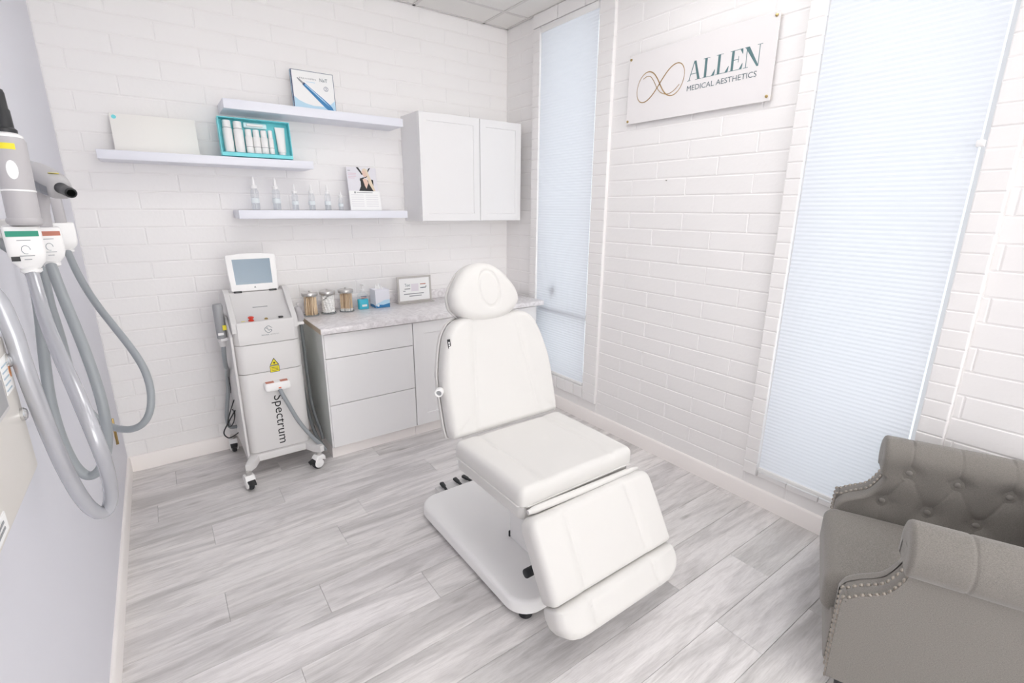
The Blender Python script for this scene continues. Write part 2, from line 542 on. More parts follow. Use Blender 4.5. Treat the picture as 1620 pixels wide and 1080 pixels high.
def ribbon(bm, pts, w, z=0.0008, closed=False):
    n = len(pts); L = []; R = []
    for i in range(n):
        a = Vector(pts[(i - 1) % n] if closed or i > 0 else pts[i]); b = Vector(pts[(i + 1) % n] if closed or i < n - 1 else pts[i])
        d = (b - a).normalized(); nn = Vector((-d.y, d.x))
        ww = w[i] if isinstance(w, list) else w
        p = Vector(pts[i])
        L.append(bm.verts.new((p.x + nn.x * ww / 2, p.y + nn.y * ww / 2, z)))
        R.append(bm.verts.new((p.x - nn.x * ww / 2, p.y - nn.y * ww / 2, z)))
    for i in range(n if closed else n - 1):
        j = (i + 1) % n
        bm.faces.new((L[i], R[i], R[j], L[j]))
    return bm

# frames for flat things: facing -y (towards the room from the back wall) and facing -x (from the right wall)
def face_back(x, y, z): return frame((x, y, z), (1, 0, 0), (0, 0, 1), (0, -1, 0))
def face_right(y, z, x=0.0): return frame((x, y, z), (0, -1, 0), (0, 0, 1), (-1, 0, 0))

# ------------------------------------------------------------------ the room
CEIL = 3.12
XL, YF = -3.008, -9.0          # left wall face, front wall face (behind camera, set deep to even bounced light)
PITCH, ZREF, BLEN, JT = 0.1042, 1.448, 0.4195, 0.0055

BRICK_CACHE = {}
def brick_mesh(w, h, dep=0.009):
    key = (round(w, 4), round(h, 4), round(dep, 4))
    if key in BRICK_CACHE: return BRICK_CACHE[key]
    bm = bmesh.new(); c = 0.0045
    def ring(ins, z): return [bm.verts.new((sx * (w / 2 - ins), sy * (h / 2 - ins), z)) for sx, sy in ((-1, -1), (1, -1), (1, 1), (-1, 1))]
    r0 = ring(0, -dep); r1 = ring(0, -c * 0.55); r2 = ring(c * 0.45, -c * 0.16); r3 = ring(c, 0)
    for a, b in ((r0, r1), (r1, r2), (r2, r3)):
        for i in range(4): bm.faces.new((a[i], a[(i + 1) % 4], b[(i + 1) % 4], b[i]))
    bm.faces.new(r3)
    me = bm_mesh('brick', bm, brick_m, smooth=False)
    BRICK_CACHE[key] = me
    return me

def lay_bricks(parent, length, ztop, joint_even, joint_odd, place, openings=()):
    """courses of blocks along s in [0,length]; openings (s0,s1,z0,z1); place(s,z)->matrix"""
    rnd = random.Random(3)
    k = -14
    while ZREF + k * PITCH < ztop:
        z0 = max(0.0, ZREF + k * PITCH); z1 = min(ztop, ZREF + (k + 1) * PITCH)
        if z1 - z0 > 0.02:
            j0 = joint_even if k % 2 == 0 else joint_odd
            s = (j0 % BLEN) - BLEN
            while s < length:
                a, b = max(0.0, s), min(length, s + BLEN)
                s += BLEN
                if b - a < 0.03: continue
                rects = [(a, b, z0, z1)]
                for (o0, o1, q0, q1) in openings:
                    nr = []
                    for (a_, b_, c_, d_) in rects:
                        if b_ <= o0 or a_ >= o1 or d_ <= q0 or c_ >= q1: nr.append((a_, b_, c_, d_)); continue
                        if a_ < o0: nr.append((a_, o0, c_, d_))
                        if b_ > o1: nr.append((o1, b_, c_, d_))
                        if c_ < q0: nr.append((max(a_, o0), min(b_, o1), c_, q0))
                        if d_ > q1: nr.append((max(a_, o0), min(b_, o1), q1, d_))
                    rects = nr
                for (a_, b_, c_, d_) in rects:
                    if b_ - a_ < 0.025 or d_ - c_ < 0.025: continue
                    me = brick_mesh(b_ - a_ - JT, d_ - c_ - JT)
                    M = place((a_ + b_) / 2, (c_ + d_) / 2) @ T(0, 0, rnd.uniform(-0.0010, 0.0006)) @ RX(rnd.uniform(-.002, .002)) @ RY(rnd.uniform(-.001, .001))
                    inst('brick', me, parent, M=M)
        k += 1

# back wall: faces -y at y=0
wall_back = struct('wall_back', nbox(XL - 0.2, 0.25, 0.0032, 0.2, -0.02, CEIL + 0.1), mortar_m, smooth=False)
lay_bricks(wall_back, 3.008, CEIL, (3.008 - 2.276), (3.008 - 2.065), lambda s, z: face_back(XL + s, 0, z))

# right wall with two tall windows: faces -x at x=0; s = -y
G1 = (0.470, 1.095, 0.292, 3.022)       # glazed openings (s0, s1, z0, z1)
G2 = (2.552, 3.206, 0.205, 3.022)
O1 = (0.378, 1.240, 0.182, CEIL)        # outer edges of the raised block surrounds
O2 = (2.470, 3.304, 0.178, CEIL)
bm = bmesh.new()
for a, b, c, d in ((-0.2, G1[0], -0.02, CEIL + .1), (G1[1], G2[0], -0.02, CEIL + .1), (G2[1], 5.4, -0.02, CEIL + .1),
                   (G1[0], G1[1], -0.02, G1[2]), (G1[0], G1[1], G1[3], CEIL + .1), (G2[0], G2[1], -0.02, G2[2]), (G2[0], G2[1], G2[3], CEIL + .1)):
    box(bm, 0.0032, 0.2, -b, -a, c, d)
wall_right = struct('wall_right', bm, mortar_m, smooth=False)
lay_bricks(wall_right, 4.3, CEIL, 1.655, 1.455, lambda s, z: face_right(-s, z), openings=(O1, O2))

bm = bmesh.new(); cyl(bm, (.003, -1.733, 1.852), (-.006, -1.733, 1.852), .0035, n=8)
obj('nail', bm, mat('nail_steel', rgb(130, 125, 120), .4), wall_right)

wall_left = struct('wall_left', nbox(XL - 0.15, XL, YF - .2, 0.005, -0.02, CEIL + .1), leftwall_m, smooth=False)
wall_front = struct('wall_front', nbox(XL - 0.15, 0.2, YF - 0.15, YF, -0.02, CEIL + .1), mat('white_wall_paint', rgb(240, 240, 237), .6), smooth=False)

# floor: slab and planks
floor = struct('floor', nbox(XL - .15, 0.2, YF - .15, 0.2, -0.12, -0.008), gap_m, smooth=False)
PL = 1.27; PW = 0.1972
PLANKS = {}
def plank_mesh(l):
    key = round(l, 3)
    if key not in PLANKS:
        PLANKS[key] = bm_mesh('plank', nbox(-l / 2, l / 2, -PW / 2 + .0006, PW / 2 - .0006, -0.008, 0, bev=0.0014, seg=1), plank_m, smooth=False)
    return PLANKS[key]
KNOWN = {0: -2.87, 2: -2.635, 3: -1.906, 4: -2.08, 5: -2.637, 6: -2.279, 7: -1.861, 8: -2.45, 9: -1.32, 10: -0.953, -1: -2.2, -2: -1.5, 1: -2.26}
rnd = random.Random(11)
k = -3
while True:
    ya = -0.5525 - PW * k; yb = ya - PW
    if yb < YF - 0.2: break
    j = KNOWN.get(k, rnd.uniform(-2.9, -1.7))
    x = j - PL * math.ceil((j - XL) / PL)
    while x < -0.001:
        a, b = max(XL, x), min(0.0, x + PL); x += PL
        if b - a < 0.02: continue
        o = inst('plank', plank_mesh(b - a - 0.0008), floor, (((a + b) / 2), (ya + yb) / 2, 0))
        t = rnd.uniform(0.955, 1.0)
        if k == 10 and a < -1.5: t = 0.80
        o.color = (t, t * rnd.uniform(.994, 1.0), t * rnd.uniform(.99, 1.0), 1)
    k += 1

# ceiling: tiles in a metal grid
ceiling = struct('ceiling', nbox(XL - .15, 0.2, YF - .15, 0.2, CEIL + 0.03, CEIL + 0.12), ceil_m, smooth=False)
tile_me = {}
xs = [0.0, -0.24, -0.85, -1.46, -2.07, -2.68, XL]
ys = [0.0] + [-0.30 - 1.22 * i for i in range(5)] 
ys = [y for y in ys if y > YF] + [YF]
for xa, xb in zip(xs, xs[1:]):
    for ya, yb in zip(ys, ys[1:]):
        w, d = xa - xb - .024, ya - yb - .024
        key = (round(w, 3), round(d, 3))
        if key not in tile_me:
            tile_me[key] = bm_mesh('ceiling_tile', nbox(-w / 2, w / 2, -d / 2, d / 2, 0, 0.012, bev=0.002, seg=1), ceil_m, smooth=False)
        inst('ceiling_tile', tile_me[key], ceiling, ((xa + xb) / 2, (ya + yb) / 2, CEIL + 0.001))
for x in xs[1:-1]:
    obj('grid_rail', nbox(x - .012, x + .012, YF, 0, CEIL - .003, CEIL + .004), grid_m, ceiling, smooth=False)
for y in ys[1:-1]:
    obj('grid_rail', nbox(XL, 0, y - .012, y + .012, CEIL - .0025, CEIL + .004), grid_m, ceiling, smooth=False)
obj('wall_angle', nbox(XL, 0, -.022, 0, CEIL - .003, CEIL + .004), grid_m, ceiling, smooth=False)
obj('wall_angle', nbox(-.022, 0, YF, 0, CEIL - .003, CEIL + .004), grid_m, ceiling, smooth=False)

# baseboards
BH, BT = 0.106, 0.014
def baseboard(name, M, length):
    prof = [(0, 0), (BT, 0), (BT, BH - .012), (BT - .004, BH - .003), (BT - .008, BH), (0, BH)]
    bm = bmesh.new(); prism(bm, prof, length)
    o = obj(name, bm, base_m, None, True, M=M, angle=30); o['kind'] = 'structure'
baseboard('baseboard_back', frame((XL, 0, 0), (0, -1, 0), (0, 0, 1), (-1, 0, 0)) @ T(0, 0, -1.15), 1.15)
baseboard('baseboard_right', frame((0, YF, 0), (-1, 0, 0), (0, 0, 1), (0, 1, 0)), -YF - .02)
baseboard('baseboard_left', frame((XL, -.012, 0), (1, 0, 0), (0, 0, 1), (0, -1, 0)), -YF - .02)

# windows
def window(n, G, O, rail_z):
    s0, s1, z0, z1 = G
    win = struct('window_%d' % n, nbox(0.125, 0.13, -s1, -s0, z0, z1), pane_m, smooth=False)
    fw = 0.035
    bm = bmesh.new()
    for a, b, c, d in ((s0, s0 + fw, z0, z1), (s1 - fw, s1, z0, z1), (s0 + fw, s1 - fw, z0, z0 + fw), (s0 + fw, s1 - fw, z1 - fw, z1)):
        box(bm, 0.095, 0.16, -b, -a, c, d)
    obj('window_frame', bm, plastic_w, win, smooth=False)
    if rail_z:
        obj('window_rail', nbox(-0.004, 0.15, -s1 + fw, -s0 - fw, rail_z - .022, rail_z + .022), plastic_w, win, smooth=False)
        bm = bmesh.new(); lathe(bm, [(.004, -.052), (.020, -.046), (.031, -.022), (.034, 0), (.031, .022), (.020, .046), (.004, .052)], 16, T(.026, -.682, 1.012))
        obj('window_latch', bm, scan_g, win)
    # raised block surround: courses of narrow headers
    P = 0.0785; pr = 0.024; rn = random.Random(n)
    zs = O[2]
    def put(a, b, c, d, dz=0.0):
        me = brick_mesh(b - a - .004, d - c - .004, 0.030)
        inst('brick', me, win, M=face_right(-(a + b) / 2, (c + d) / 2, -pr) @ T(0, 0, rn.uniform(-.0015, .001)) @ RZ(rn.uniform(-.006, .006)))
    bm = bmesh.new()
    e_ = .004
    for a, b in ((O[0] + e_, G[0] - .002 - e_), (G[1] + .002 + e_, O[1] - e_)):
        box(bm, -pr + .0035, .03, -b, -a, zs + e_, CEIL - .105 if n == 1 else CEIL - .002)
    obj('surround_core', bm, mortar_m, win, smooth=False)
    z = zs
    while z < CEIL - .1:
        zt = min(z + P, O[3] - .1 if n == 1 else O[3])
        put(O[0], G[0] - .002, z, zt); put(G[1] + .002, O[1], z, zt)
        z += P
    if n == 1:
        m_ = 6; w = (G[1] - G[0]) / m_
        for i in range(m_):
            put(G[0] + i * w, G[0] + (i + 1) * w, O[2] + .005, G[2] - .004)
        w = (O[1] - O[0]) / 3
        for i in range(3): put(O[0] + i * w, O[0] + (i + 1) * w, G[3], CEIL - .004)
    else:
        m_ = 4; w = (G[1] - G[0]) / m_
        for i in range(m_):
            me = brick_mesh(w - .004, .030, 0.02)
            inst('brick', me, win, M=face_right(-(G[0] + (i + .5) * w), .192, -.012))
    return win
win1 = window(1, G1, O1, 0.845)
win2 = window(2, G2, O2, None)

def blind(G, label, zb, bar_x):
    s0, s1, z0, z1 = G
    s0 += .006; s1 -= .009 if s1 < 2 else .019
    t = thing('cellular_blind', label, 'blind', (0.0, -(s0 + s1) / 2, zb))
    bm = bmesh.new(); n = int((z1 - zb - .06) / 0.0103); rows = []
    zt = z1 - .045; zlo = zb + .02
    for i in range(n + 1):
        z = zlo + (zt - zlo) * i / n
        x = -0.013 + (0.0012 if i % 2 else -0.0012)
        rows.append((bm.verts.new((x, -s0, z)), bm.verts.new((x, -s1, z))))
    for a, b in zip(rows, rows[1:]): bm.faces.new((a[0], a[1], b[1], b[0]))
    obj('pleated_cloth', bm, shade_m, t, smooth=False)
    obj('bottom_rail', nbox(bar_x, bar_x + .024, -s1, -s0, zb, zb + .021, bev=.003), plastic_w, t)
    obj('head_rail', nbox(-.022, .022, -s1, -s0, z1 - .047, z1 - .003, bev=.003), plastic_w, t)
    return t
blind(G1, 'white pleated cellular blind in the narrow window beside the wall cabinet', 0.296, -0.022)
b2 = blind(G2, 'white pleated cellular blind in the big window behind the grey armchair', 0.222, -0.026)
bm = nbox(-.032, -.008, -3.206, -3.180, 1.915, 1.94, bev=.003)
obj('edge_clip', bm, plastic_w, b2)

# brass hinge on the left wall near the back corner
t = thing('brass_hinge', 'small brass hinge on the plain wall by the back corner', 'hinge', (XL, -.36, .44))
obj('leaf', nbox(XL, XL + .003, -.385, -.367, .355, .505, bev=.001), brass, t)
obj('leaf', nbox(XL, XL + .003, -.363, -.348, .355, .505, bev=.001), brass, t)
bm = bmesh.new(); cyl(bm, (XL + .006, -.365, .350), (XL + .006, -.365, .510), .0055, n=10, bev=.002); obj('barrel', bm, brass, t)

# ------------------------------------------------------------------ cabinets and worktop
def shaker_door(bm, x0, x1, yf, z0, z1, rail=0.062, th=0.019):
    """door slab with a recessed centre panel, front at yf"""
    def ring(ins, y): return [bm.verts.new((x, y, z)) for x, z in ((x0 + ins, z0 + ins), (x1 - ins, z0 + ins), (x1 - ins, z1 - ins), (x0 + ins, z1 - ins))]
    rs = [ring(0, yf + th), ring(0, yf + .0015), ring(.0015, yf), ring(rail, yf), ring(rail + .003, yf + .006)]
    for a, b in zip(rs, rs[1:]):
        for i in range(4): bm.faces.new((a[i], a[(i + 1) % 4], b[(i + 1) % 4], b[i]))
    bm.faces.new(rs[-1]); bm.faces.new(rs[0][::-1])
    return bm

# wall cabinet
t = thing('wall_cabinet', 'white two-door wall cabinet with recessed door panels beside the shelves', 'cabinet', (-.54, -.15, 1.58))
obj('cabinet_body', nbox(-.998, -.078, -.293, -.002, 1.580, 2.348, bev=.0015, seg=1), white_lam, t)
for x0, x1 in ((-.996, -.484), (-.480, -.080)):
    obj('door', shaker_door(bmesh.new(), x0, x1, -.314, 1.582, 2.346, rail=.055), white_lam, t, angle=20)

# base cabinets
CB, CF = 0.891, -0.605
t = thing('base_cabinet', 'white three-drawer base cabinet next to the wheeled laser machine', 'cabinet', (-1.56, -.3, 0))
bm = bmesh.new()
box(bm, -1.874, -1.252, CF + .021, -.015, .090, CB, bev=.001, seg=1)
obj('cabinet_body', bm, gap_m, t)
obj('side_panel', nbox(-1.8765, -1.8735, CF + .012, -.012, .088, CB), side_m, t)
obj('front_edge', nbox(-1.879, -1.870, CF - .001, CF + .012, .088, CB), white_lam, t)
obj('toe_kick', nbox(-1.874, -1.252, CF + .035, CF + .05, 0, .092), base_m, t)
obj('toe_kick', nbox(-1.874, -1.862, CF + .05, -.02, 0, .092), base_m, t)
for z0, z1 in ((.0865, .3905), (.3945, .7165), (.7205, .882)):
    obj('drawer', nbox(-1.868, -1.254, CF, CF + .019, z0, z1, bev=.0015, seg=1), white_lam, t)
t = thing('base_cabinet', 'white base cabinet with recessed-panel doors behind the treatment chair', 'cabinet', (-.7, -.3, 0))
obj('cabinet_body', nbox(-1.250, -.120, CF + .021, -.015, .090, CB, bev=.001, seg=1), white_lam, t)
obj('toe_kick', nbox(-1.250, -.120, CF + .035, CF + .05, 0, .092), base_m, t)
for x0, x1 in ((-1.248, -.688), (-.684, -.124)):
    obj('door', shaker_door(bmesh.new(), x0, x1, CF, .0865, .882, rail=.085), white_lam, t, angle=20)

# worktop with upstand
t = thing('worktop', 'pale speckled marble-pattern worktop running over both base cabinets', 'worktop', (-.98, -.3, CB))
obj('slab', nbox(-1.888, -.058, -.632, -.005, CB, .930, bev=.004, seg=2), marble_m, t)
obj('end_edge', nbox(-1.8895, -1.8875, -.628, -.02, CB + .002, .926), chip_m, t)
obj('upstand', nbox(-1.886, -.024, -.024, -.004, .930, 1.006, bev=.003, seg=2), marble_m, t)

# ------------------------------------------------------------------ floating shelves
for x0, x1, z0, z1, lab in (
        (-2.213, -1.090, 2.236, 2.290, 'white floating shelf, topmost of the three, under the pen box'),
        (-2.838, -1.735, 1.919, 1.967, 'white floating shelf, lowest at left, carrying the cream box'),
        (-2.208, -1.088, 1.604, 1.657, 'white floating shelf holding the row of clear bottles')):
    o = obj('floating_shelf', nbox(x0, x1, -.252, -.001, z0, z1, bev=.0025, seg=2), shelf_m)
    o['label'] = lab; o['category'] = 'shelf'; o['group'] = 'floating shelves on the back wall'

# ------------------------------------------------------------------ things on the shelves
def leaning(xc, yb, zb, lean):
    """local x right, y up the face, z towards the room; foot of the face at (xc,yb,zb), top leaning back"""
    c, s = math.cos(lean), math.sin(lean)
    return frame((xc, yb, zb), (1, 0, 0), (0, s, c), (0, -c, s))

# cream gift box
M = leaning(-2.557, -.10, 1.969, .20)
t = thing('gift_box', 'wide flat cream box with a teal dot, leaning on the left shelf', 'box', (-2.557, -.1, 1.969))
obj('lid', nbox(-.203, .203, 0, .214, -.018, 0, bev=.0015), cream_m, t, M=M)
obj('tray', nbox(-.200, .200, .002, .211, -.030, -.018), cream_m, t, M=M)
flat('round_sticker', [(-.183 + .011 * math.cos(a * PI / 12), .193 + .011 * math.sin(a * PI / 12)) for a in range(24)], M, teal_m, t)

# teal kit box with product tubes
M = leaning(-2.05, -.225, 1.9755, .10)
t = thing('skincare_kit_box', 'teal open-front kit box filled with white skincare bottles', 'box', (-2.05, -.225, 1.969))
bm = bmesh.new()
W2, H2, D2 = .200, .222, .062
box(bm, -W2, W2, 0, H2, -D2, -D2 + .004)
for a, b, c, d in ((-W2, -W2 + .004, 0, H2), (W2 - .004, W2, 0, H2), (-W2 + .004, W2 - .004, 0, .020), (-W2 + .004, W2 - .004, H2 - .004, H2)):
    box(bm, a, b, c, d, -D2 + .004, 0)
obj('tray', bm, teal_m, t, M=M, smooth=False)
bm = bmesh.new()
for a, b, c, d in ((-W2 + .004, -W2 + .0065, .020, H2 - .004), (W2 - .0065, W2 - .004, .020, H2 - .004), (-W2 + .004, W2 - .004, .020, .0225), (-W2 + .004, W2 - .004, H2 - .0065, H2 - .004)):
    box(bm, a, b, c, d, -.003, .0006)
obj('inner_rim', bm, teal_d, t, M=M, smooth=False)
obj('device_tray', nbox(-.060, .072, .176, .208, -.056, -.030, bev=.008, seg=3), mat('pale_teal_plastic', rgb(214, 240, 243), .3), t, M=M)
obj('device', nbox(-.045, .050, .184, .200, -.034, -.018, bev=.007, seg=3), plastic_w, t, M=M)
def kit_item(name, lab, x, y0, r, h, capf, collar, tubeform=False):
    Mi = M @ T(x, y0, -.030)
    q = thing(name, lab, 'bottle', (Mi @ Vector((0, 0, 0)))[:], group='skincare bottles in the teal kit box')
    Ry = Mi @ RX(-PI / 2)
    if tubeform:
        bm = bmesh.new(); rows = []
        for z, rx, ry in ((0, r * .8, r * .8), (.018, r * .8, r * .8), (.020, r * .92, r * .92), (.06, r, r * .8), (h * .8, r * 1.1, r * .4), (h, r * 1.18, .002)):
            rows.append([bm.verts.new((rx * math.cos(a * PI / 12), ry * math.sin(a * PI / 12), z)) for a in range(24)])
        for a_, b_ in zip(rows, rows[1:]):
            for i in range(24): bm.faces.new((a_[i], a_[(i + 1) % 24], b_[(i + 1) % 24], b_[i]))
        bm.faces.new(rows[0]); bm.faces.new(rows[-1])
        obj('tube_body', bm, plastic_w, q, M=Ry)
    else:
        bm = bmesh.new(); lathe(bm, [(r - .002, 0), (r, .003), (r, h * capf - .004), (r - .003, h * capf)], 24)
        obj('bottle_body', bm, plastic_w, q, M=Ry)
        bm = bmesh.new(); lathe(bm, [(r * .86, h * capf), (r * .86, h - .004), (r * .80, h)], 24)
        obj('cap', bm, plastic_w, q, M=Ry)
        if collar:
            bm = bmesh.new(); lathe(bm, [(r * .9, h * capf - .0005), (r * .9, h * capf + .0025)], 24)
            obj('collar', bm, grey_p, q, M=Ry)
        else:
            bm = bmesh.new(); lathe(bm, [(r + .0004, h * .27), (r + .0004, h * .285)], 24)
            obj('print_band', bm, grey_p, q, M=Ry)
    return q
kit_item('skincare_bottle', 'tall white capped bottle at the left end of the teal kit box', -.152, .0228, .0268, .184, .76, True)
kit_item('skincare_bottle', 'tall white capped bottle, second from left in the teal kit box', -.093, .0228, .0268, .182, .76, True)
kit_item('skincare_jar', 'short white pump bottle nearest the tall bottles in the teal kit', -.0385, .0228, .0208, .142, .72, False)
kit_item('skincare_jar', 'short white pump bottle in the middle of the teal kit box', .0045, .0228, .0208, .142, .72, False)
kit_item('skincare_jar', 'short white pump bottle beside the slim stick in the teal kit', .0475, .0228, .0208, .142, .72, False)
kit_item('skincare_stick', 'slim white stick between the short bottles and squeeze tube, teal kit', .0860, .0228, .0145, .146, .68, False)
kit_item('squeeze_tube', 'white squeeze tube standing cap down at the right of the teal kit', .145, .0228, .0250, .170, .8, False, tubeform=True)

# pen device box on the top shelf
M = leaning(-1.653, -.13, 2.291, .08)
t = thing('device_box', 'white square box printed with a blue pen on the top shelf', 'box', (-1.653, -.13, 2.291))
obj('box_body', nbox(-.134, .134, 0, .246, -.030, 0), paper_m, t, M=M, smooth=False)
bm = bmesh.new()
for a, b, c, d in ((-.134, -.130, 0, .246), (.1315, .134, 0, .246), (-.130, .1315, .2435, .246)):
    box(bm, a, b, c, d, -.0005, .0012)
box(bm, -.1352, -.134, 0, .246, -.007, -.001)
box(bm, -.1352, -.134, 0, .246, -.0300, -.025)
obj('dark_edging', bm, navy_p, t, M=M, smooth=False)
obj('side_print', nbox(-.1346, -.134, 0, .246, -.025, -.007), sky_p, t, M=M, smooth=False)
M2 = M @ T(0, 0, .0006)
# pale blue swoosh along the bottom
sw = [(-.130, .001), (-.130, .085), (-.10, .062), (-.06, .046), (-.01, .036), (.05, .038), (.10, .055), (.1315, .082), (.1315, .001)]
flat('blue_swoosh', sw, M2, sky_p, t, .0004)
def pen_outline():
    up, lo = [], []
    for s, w in ((0, .0095), (.05, .0115), (.10, .0145), (.15, .0175), (.19, .0185), (.215, .0155), (.232, .007)):
        up.append((s, w)); lo.append((s, -w))
    return up + lo[::-1]
Mp = M2 @ T(-.062, .166, .0006) @ RZ(-math.radians(41))
flat('blue_pen_print', pen_outline(), Mp, blue_p, t, .0004)
flat('pen_highlight_print', [(.01, .002), (.06, .003), (.13, .004), (.20, .008), (.14, .011), (.06, .0085), (.01, .006)], Mp @ T(0, 0, .0004), sky_p, t, .0003)
flat('pen_tip_print', [(-.048, -.003), (-.048, .003), (-.03, .0055), (-.002, .006), (-.002, -.006), (-.03, -.0055)], Mp, grey_p, t, .0004)
flat('pen_collar_print', [(-.003, -.008), (-.003, .008), (.006, .0085), (.006, -.0085)], Mp @ T(0, 0, .0004), navy_p, t, .0003)
text_part('title_lettering', 'REJUVAPEN', .105, .011, M2 @ T(-.085, .192, 0), grey_p, t)
flat('subtitle_line', [(-.045, .178), (.012, .178), (.012, .181), (-.045, .181)], M2, sky_p, t, .0003)
text_part('nxt_lettering', 'NxT', .05, .022, M2 @ T(.044, .190, 0), slate2_p, t)
bm = bmesh.new(); ribbon(bm, [(.080 + .0135 * math.cos(a * PI / 16), .150 + .0135 * math.sin(a * PI / 16)) for a in range(32)], .0022, closed=True)
obj('round_mark', bm, navy_p, t, M=M2, smooth=False)
text_part('round_mark_figure', '2', .011, .016, M2 @ T(.075, .142, 0), navy_p, t)

# six clear glass bottles on the lower shelf
def vial(x, y, h, r, lab):
    z = 1.6575
    q = thing('serum_bottle', lab, 'bottle', (x, y, z), group='clear bottles on the lowest right shelf')
    b = h * .60
    bm = bmesh.new()
    lathe(bm, [(r * .9, 0), (r, .003), (r, b * .92), (r * .9, b), (r * .72, b + .004), (r * .72, b + .016)], 20, T(x, y, z))
    obj('bottle_body', bm, vial_m, q)
    bm = bmesh.new()
    lathe(bm, [(r * .8, b + .010), (r * .8, b + .026), (r * .45, b + .030), (r * .36, h * .88), (r * .16, h)], 16, T(x, y, z))
    obj('nozzle', bm, plastic_w, q)
    bm = bmesh.new(); lathe(bm, [(r * .94, .004), (r * .94, b * .62), (r * .2, b * .64)], 20, T(x, y, z))
    obj('liquid', bm, vial_m, q)
    bm = bmesh.new(); cyl(bm, (x, y, z + .006), (x, y, z + b + .010), .0025, n=8)
    obj('dip_tube', bm, plastic_w, q)
    bm = bmesh.new(); lathe(bm, [(r + .0004, b * .35), (r + .0004, b * .60)], 20, T(x, y, z), cap0=False, cap1=False)
    obj('pale_label', bm, mat('pale_bottle_label', rgb(226, 232, 234), .5), q)
for x, h, r, lab in ((-2.092, .205, .0245, 'tallest clear dropper bottle at the left end of the lower shelf'),
                     (-1.966, .203, .0245, 'tall clear dropper bottle, second from the left on lower shelf'),
                     (-1.851, .165, .0200, 'medium clear bottle, third from left in the shelf row'),
                     (-1.744, .168, .0205, 'medium clear bottle, fourth from left in the shelf row'),
                     (-1.637, .168, .0205, 'medium clear bottle, fifth from left, next to the smallest'),
                     (-1.548, .128, .0165, 'smallest clear bottle, standing beside the photo leaflet')):
    vial(x, -.155, h, r, lab)

# leaflet display
M = leaning(-1.362, -.14, 1.6575, .14)
t = thing('leaflet_stand', 'upright brochure showing a blond person in black, on lower shelf', 'brochure', (-1.362, -.14, 1.6575))
obj('back_card', nbox(-.112, .106, 0, .304, -.006, -.003), mat('pale_lilac_card', rgb(226, 224, 230), .5), t, M=M, smooth=False)
obj('front_pocket_card', nbox(-.112, .118, 0, .138, -.002, .0005), paper_m, t, M=M, smooth=False)
obj('stand_foot', nbox(-.11, .11, -.010, .012, .0005, .004), clear_pl, t, M=T(-1.362, -.14, 1.6575), smooth=False)
Mf = M @ T(0, 0, -.003)
flat('jacket_print', [(-.035, .138), (-.018, .172), (-.016, .205), (-.022, .215), (-.018, .228), (.004, .232), (.02, .222), (.055, .206), (.065, .222), (.078, .218), (.078, .20), (.072, .138)], Mf, dark_p, t, .0004)
flat('strap_print', [(-.040, .304), (-.024, .304), (.006, .258), (-.002, .250)], Mf, dark_p, t, .0004)
flat('strap_print', [(.066, .304), (.050, .298), (.040, .278), (.046, .272)], Mf, dark_p, t, .0004)
flat('neck_print', [(.000, .222), (.028, .228), (.040, .195), (.022, .155), (.012, .175)], Mf @ T(0, 0, .0004), skin_p, t, .0003)
flat('hair_print', [(-.004, .268), (.004, .292), (.022, .299), (.040, .290), (.046, .265), (.062, .22), (.086, .140), (.072, .139), (.044, .190), (.034, .235)], Mf @ T(0, 0, .0005), hair_p, t, .0003)
flat('face_print', [(.018 + .0155 * math.cos(a * PI / 10) - .004 * math.sin(a * PI / 10), .258 + .024 * math.sin(a * PI / 10)) for a in range(20)], Mf @ T(0, 0, .0008), skin_p, t, .0003)
flat('choker_print', [(-.002, .229), (.028, .233), (.036, .243), (.036, .249), (.026, .238), (-.002, .233)], Mf @ T(0, 0, .0011), dark_p, t, .0002)
for y, w, cx_ in ((.278, .018, -.094), (.258, .06, -.074), (.247, .056, -.074), (.236, .058, -.074), (.226, .045, -.08)):
    flat('text_line', [(cx_ - w / 2, y), (cx_ + w / 2, y), (cx_ + w / 2, y + .004), (cx_ - w / 2, y + .004)], Mf, mat('pink_print', rgb(222, 196, 206), .6) if y < .27 else grey_p, t, .0003)
Mq = M @ T(0, 0, .0005)
flat('code_mark', [(-.074, .121), (-.062, .121), (-.062, .133), (-.074, .133)], Mq, grey_p, t, .0003)
flat('text_line', [(-.056, .125), (.062, .125), (.062, .1285), (-.056, .1285)], Mq, grey_p, t, .0003)
pale_line = mat('pale_grey_print', rgb(222, 221, 224), .6)
for i in range(6):
    y = .108 - i * .016
    for a, b in ((-.098, -.008), (.008, .10)):
        flat('text_line', [(a, y), (b, y), (b, y + .004), (a, y + .004)], Mq, pale_line, t, .0003)

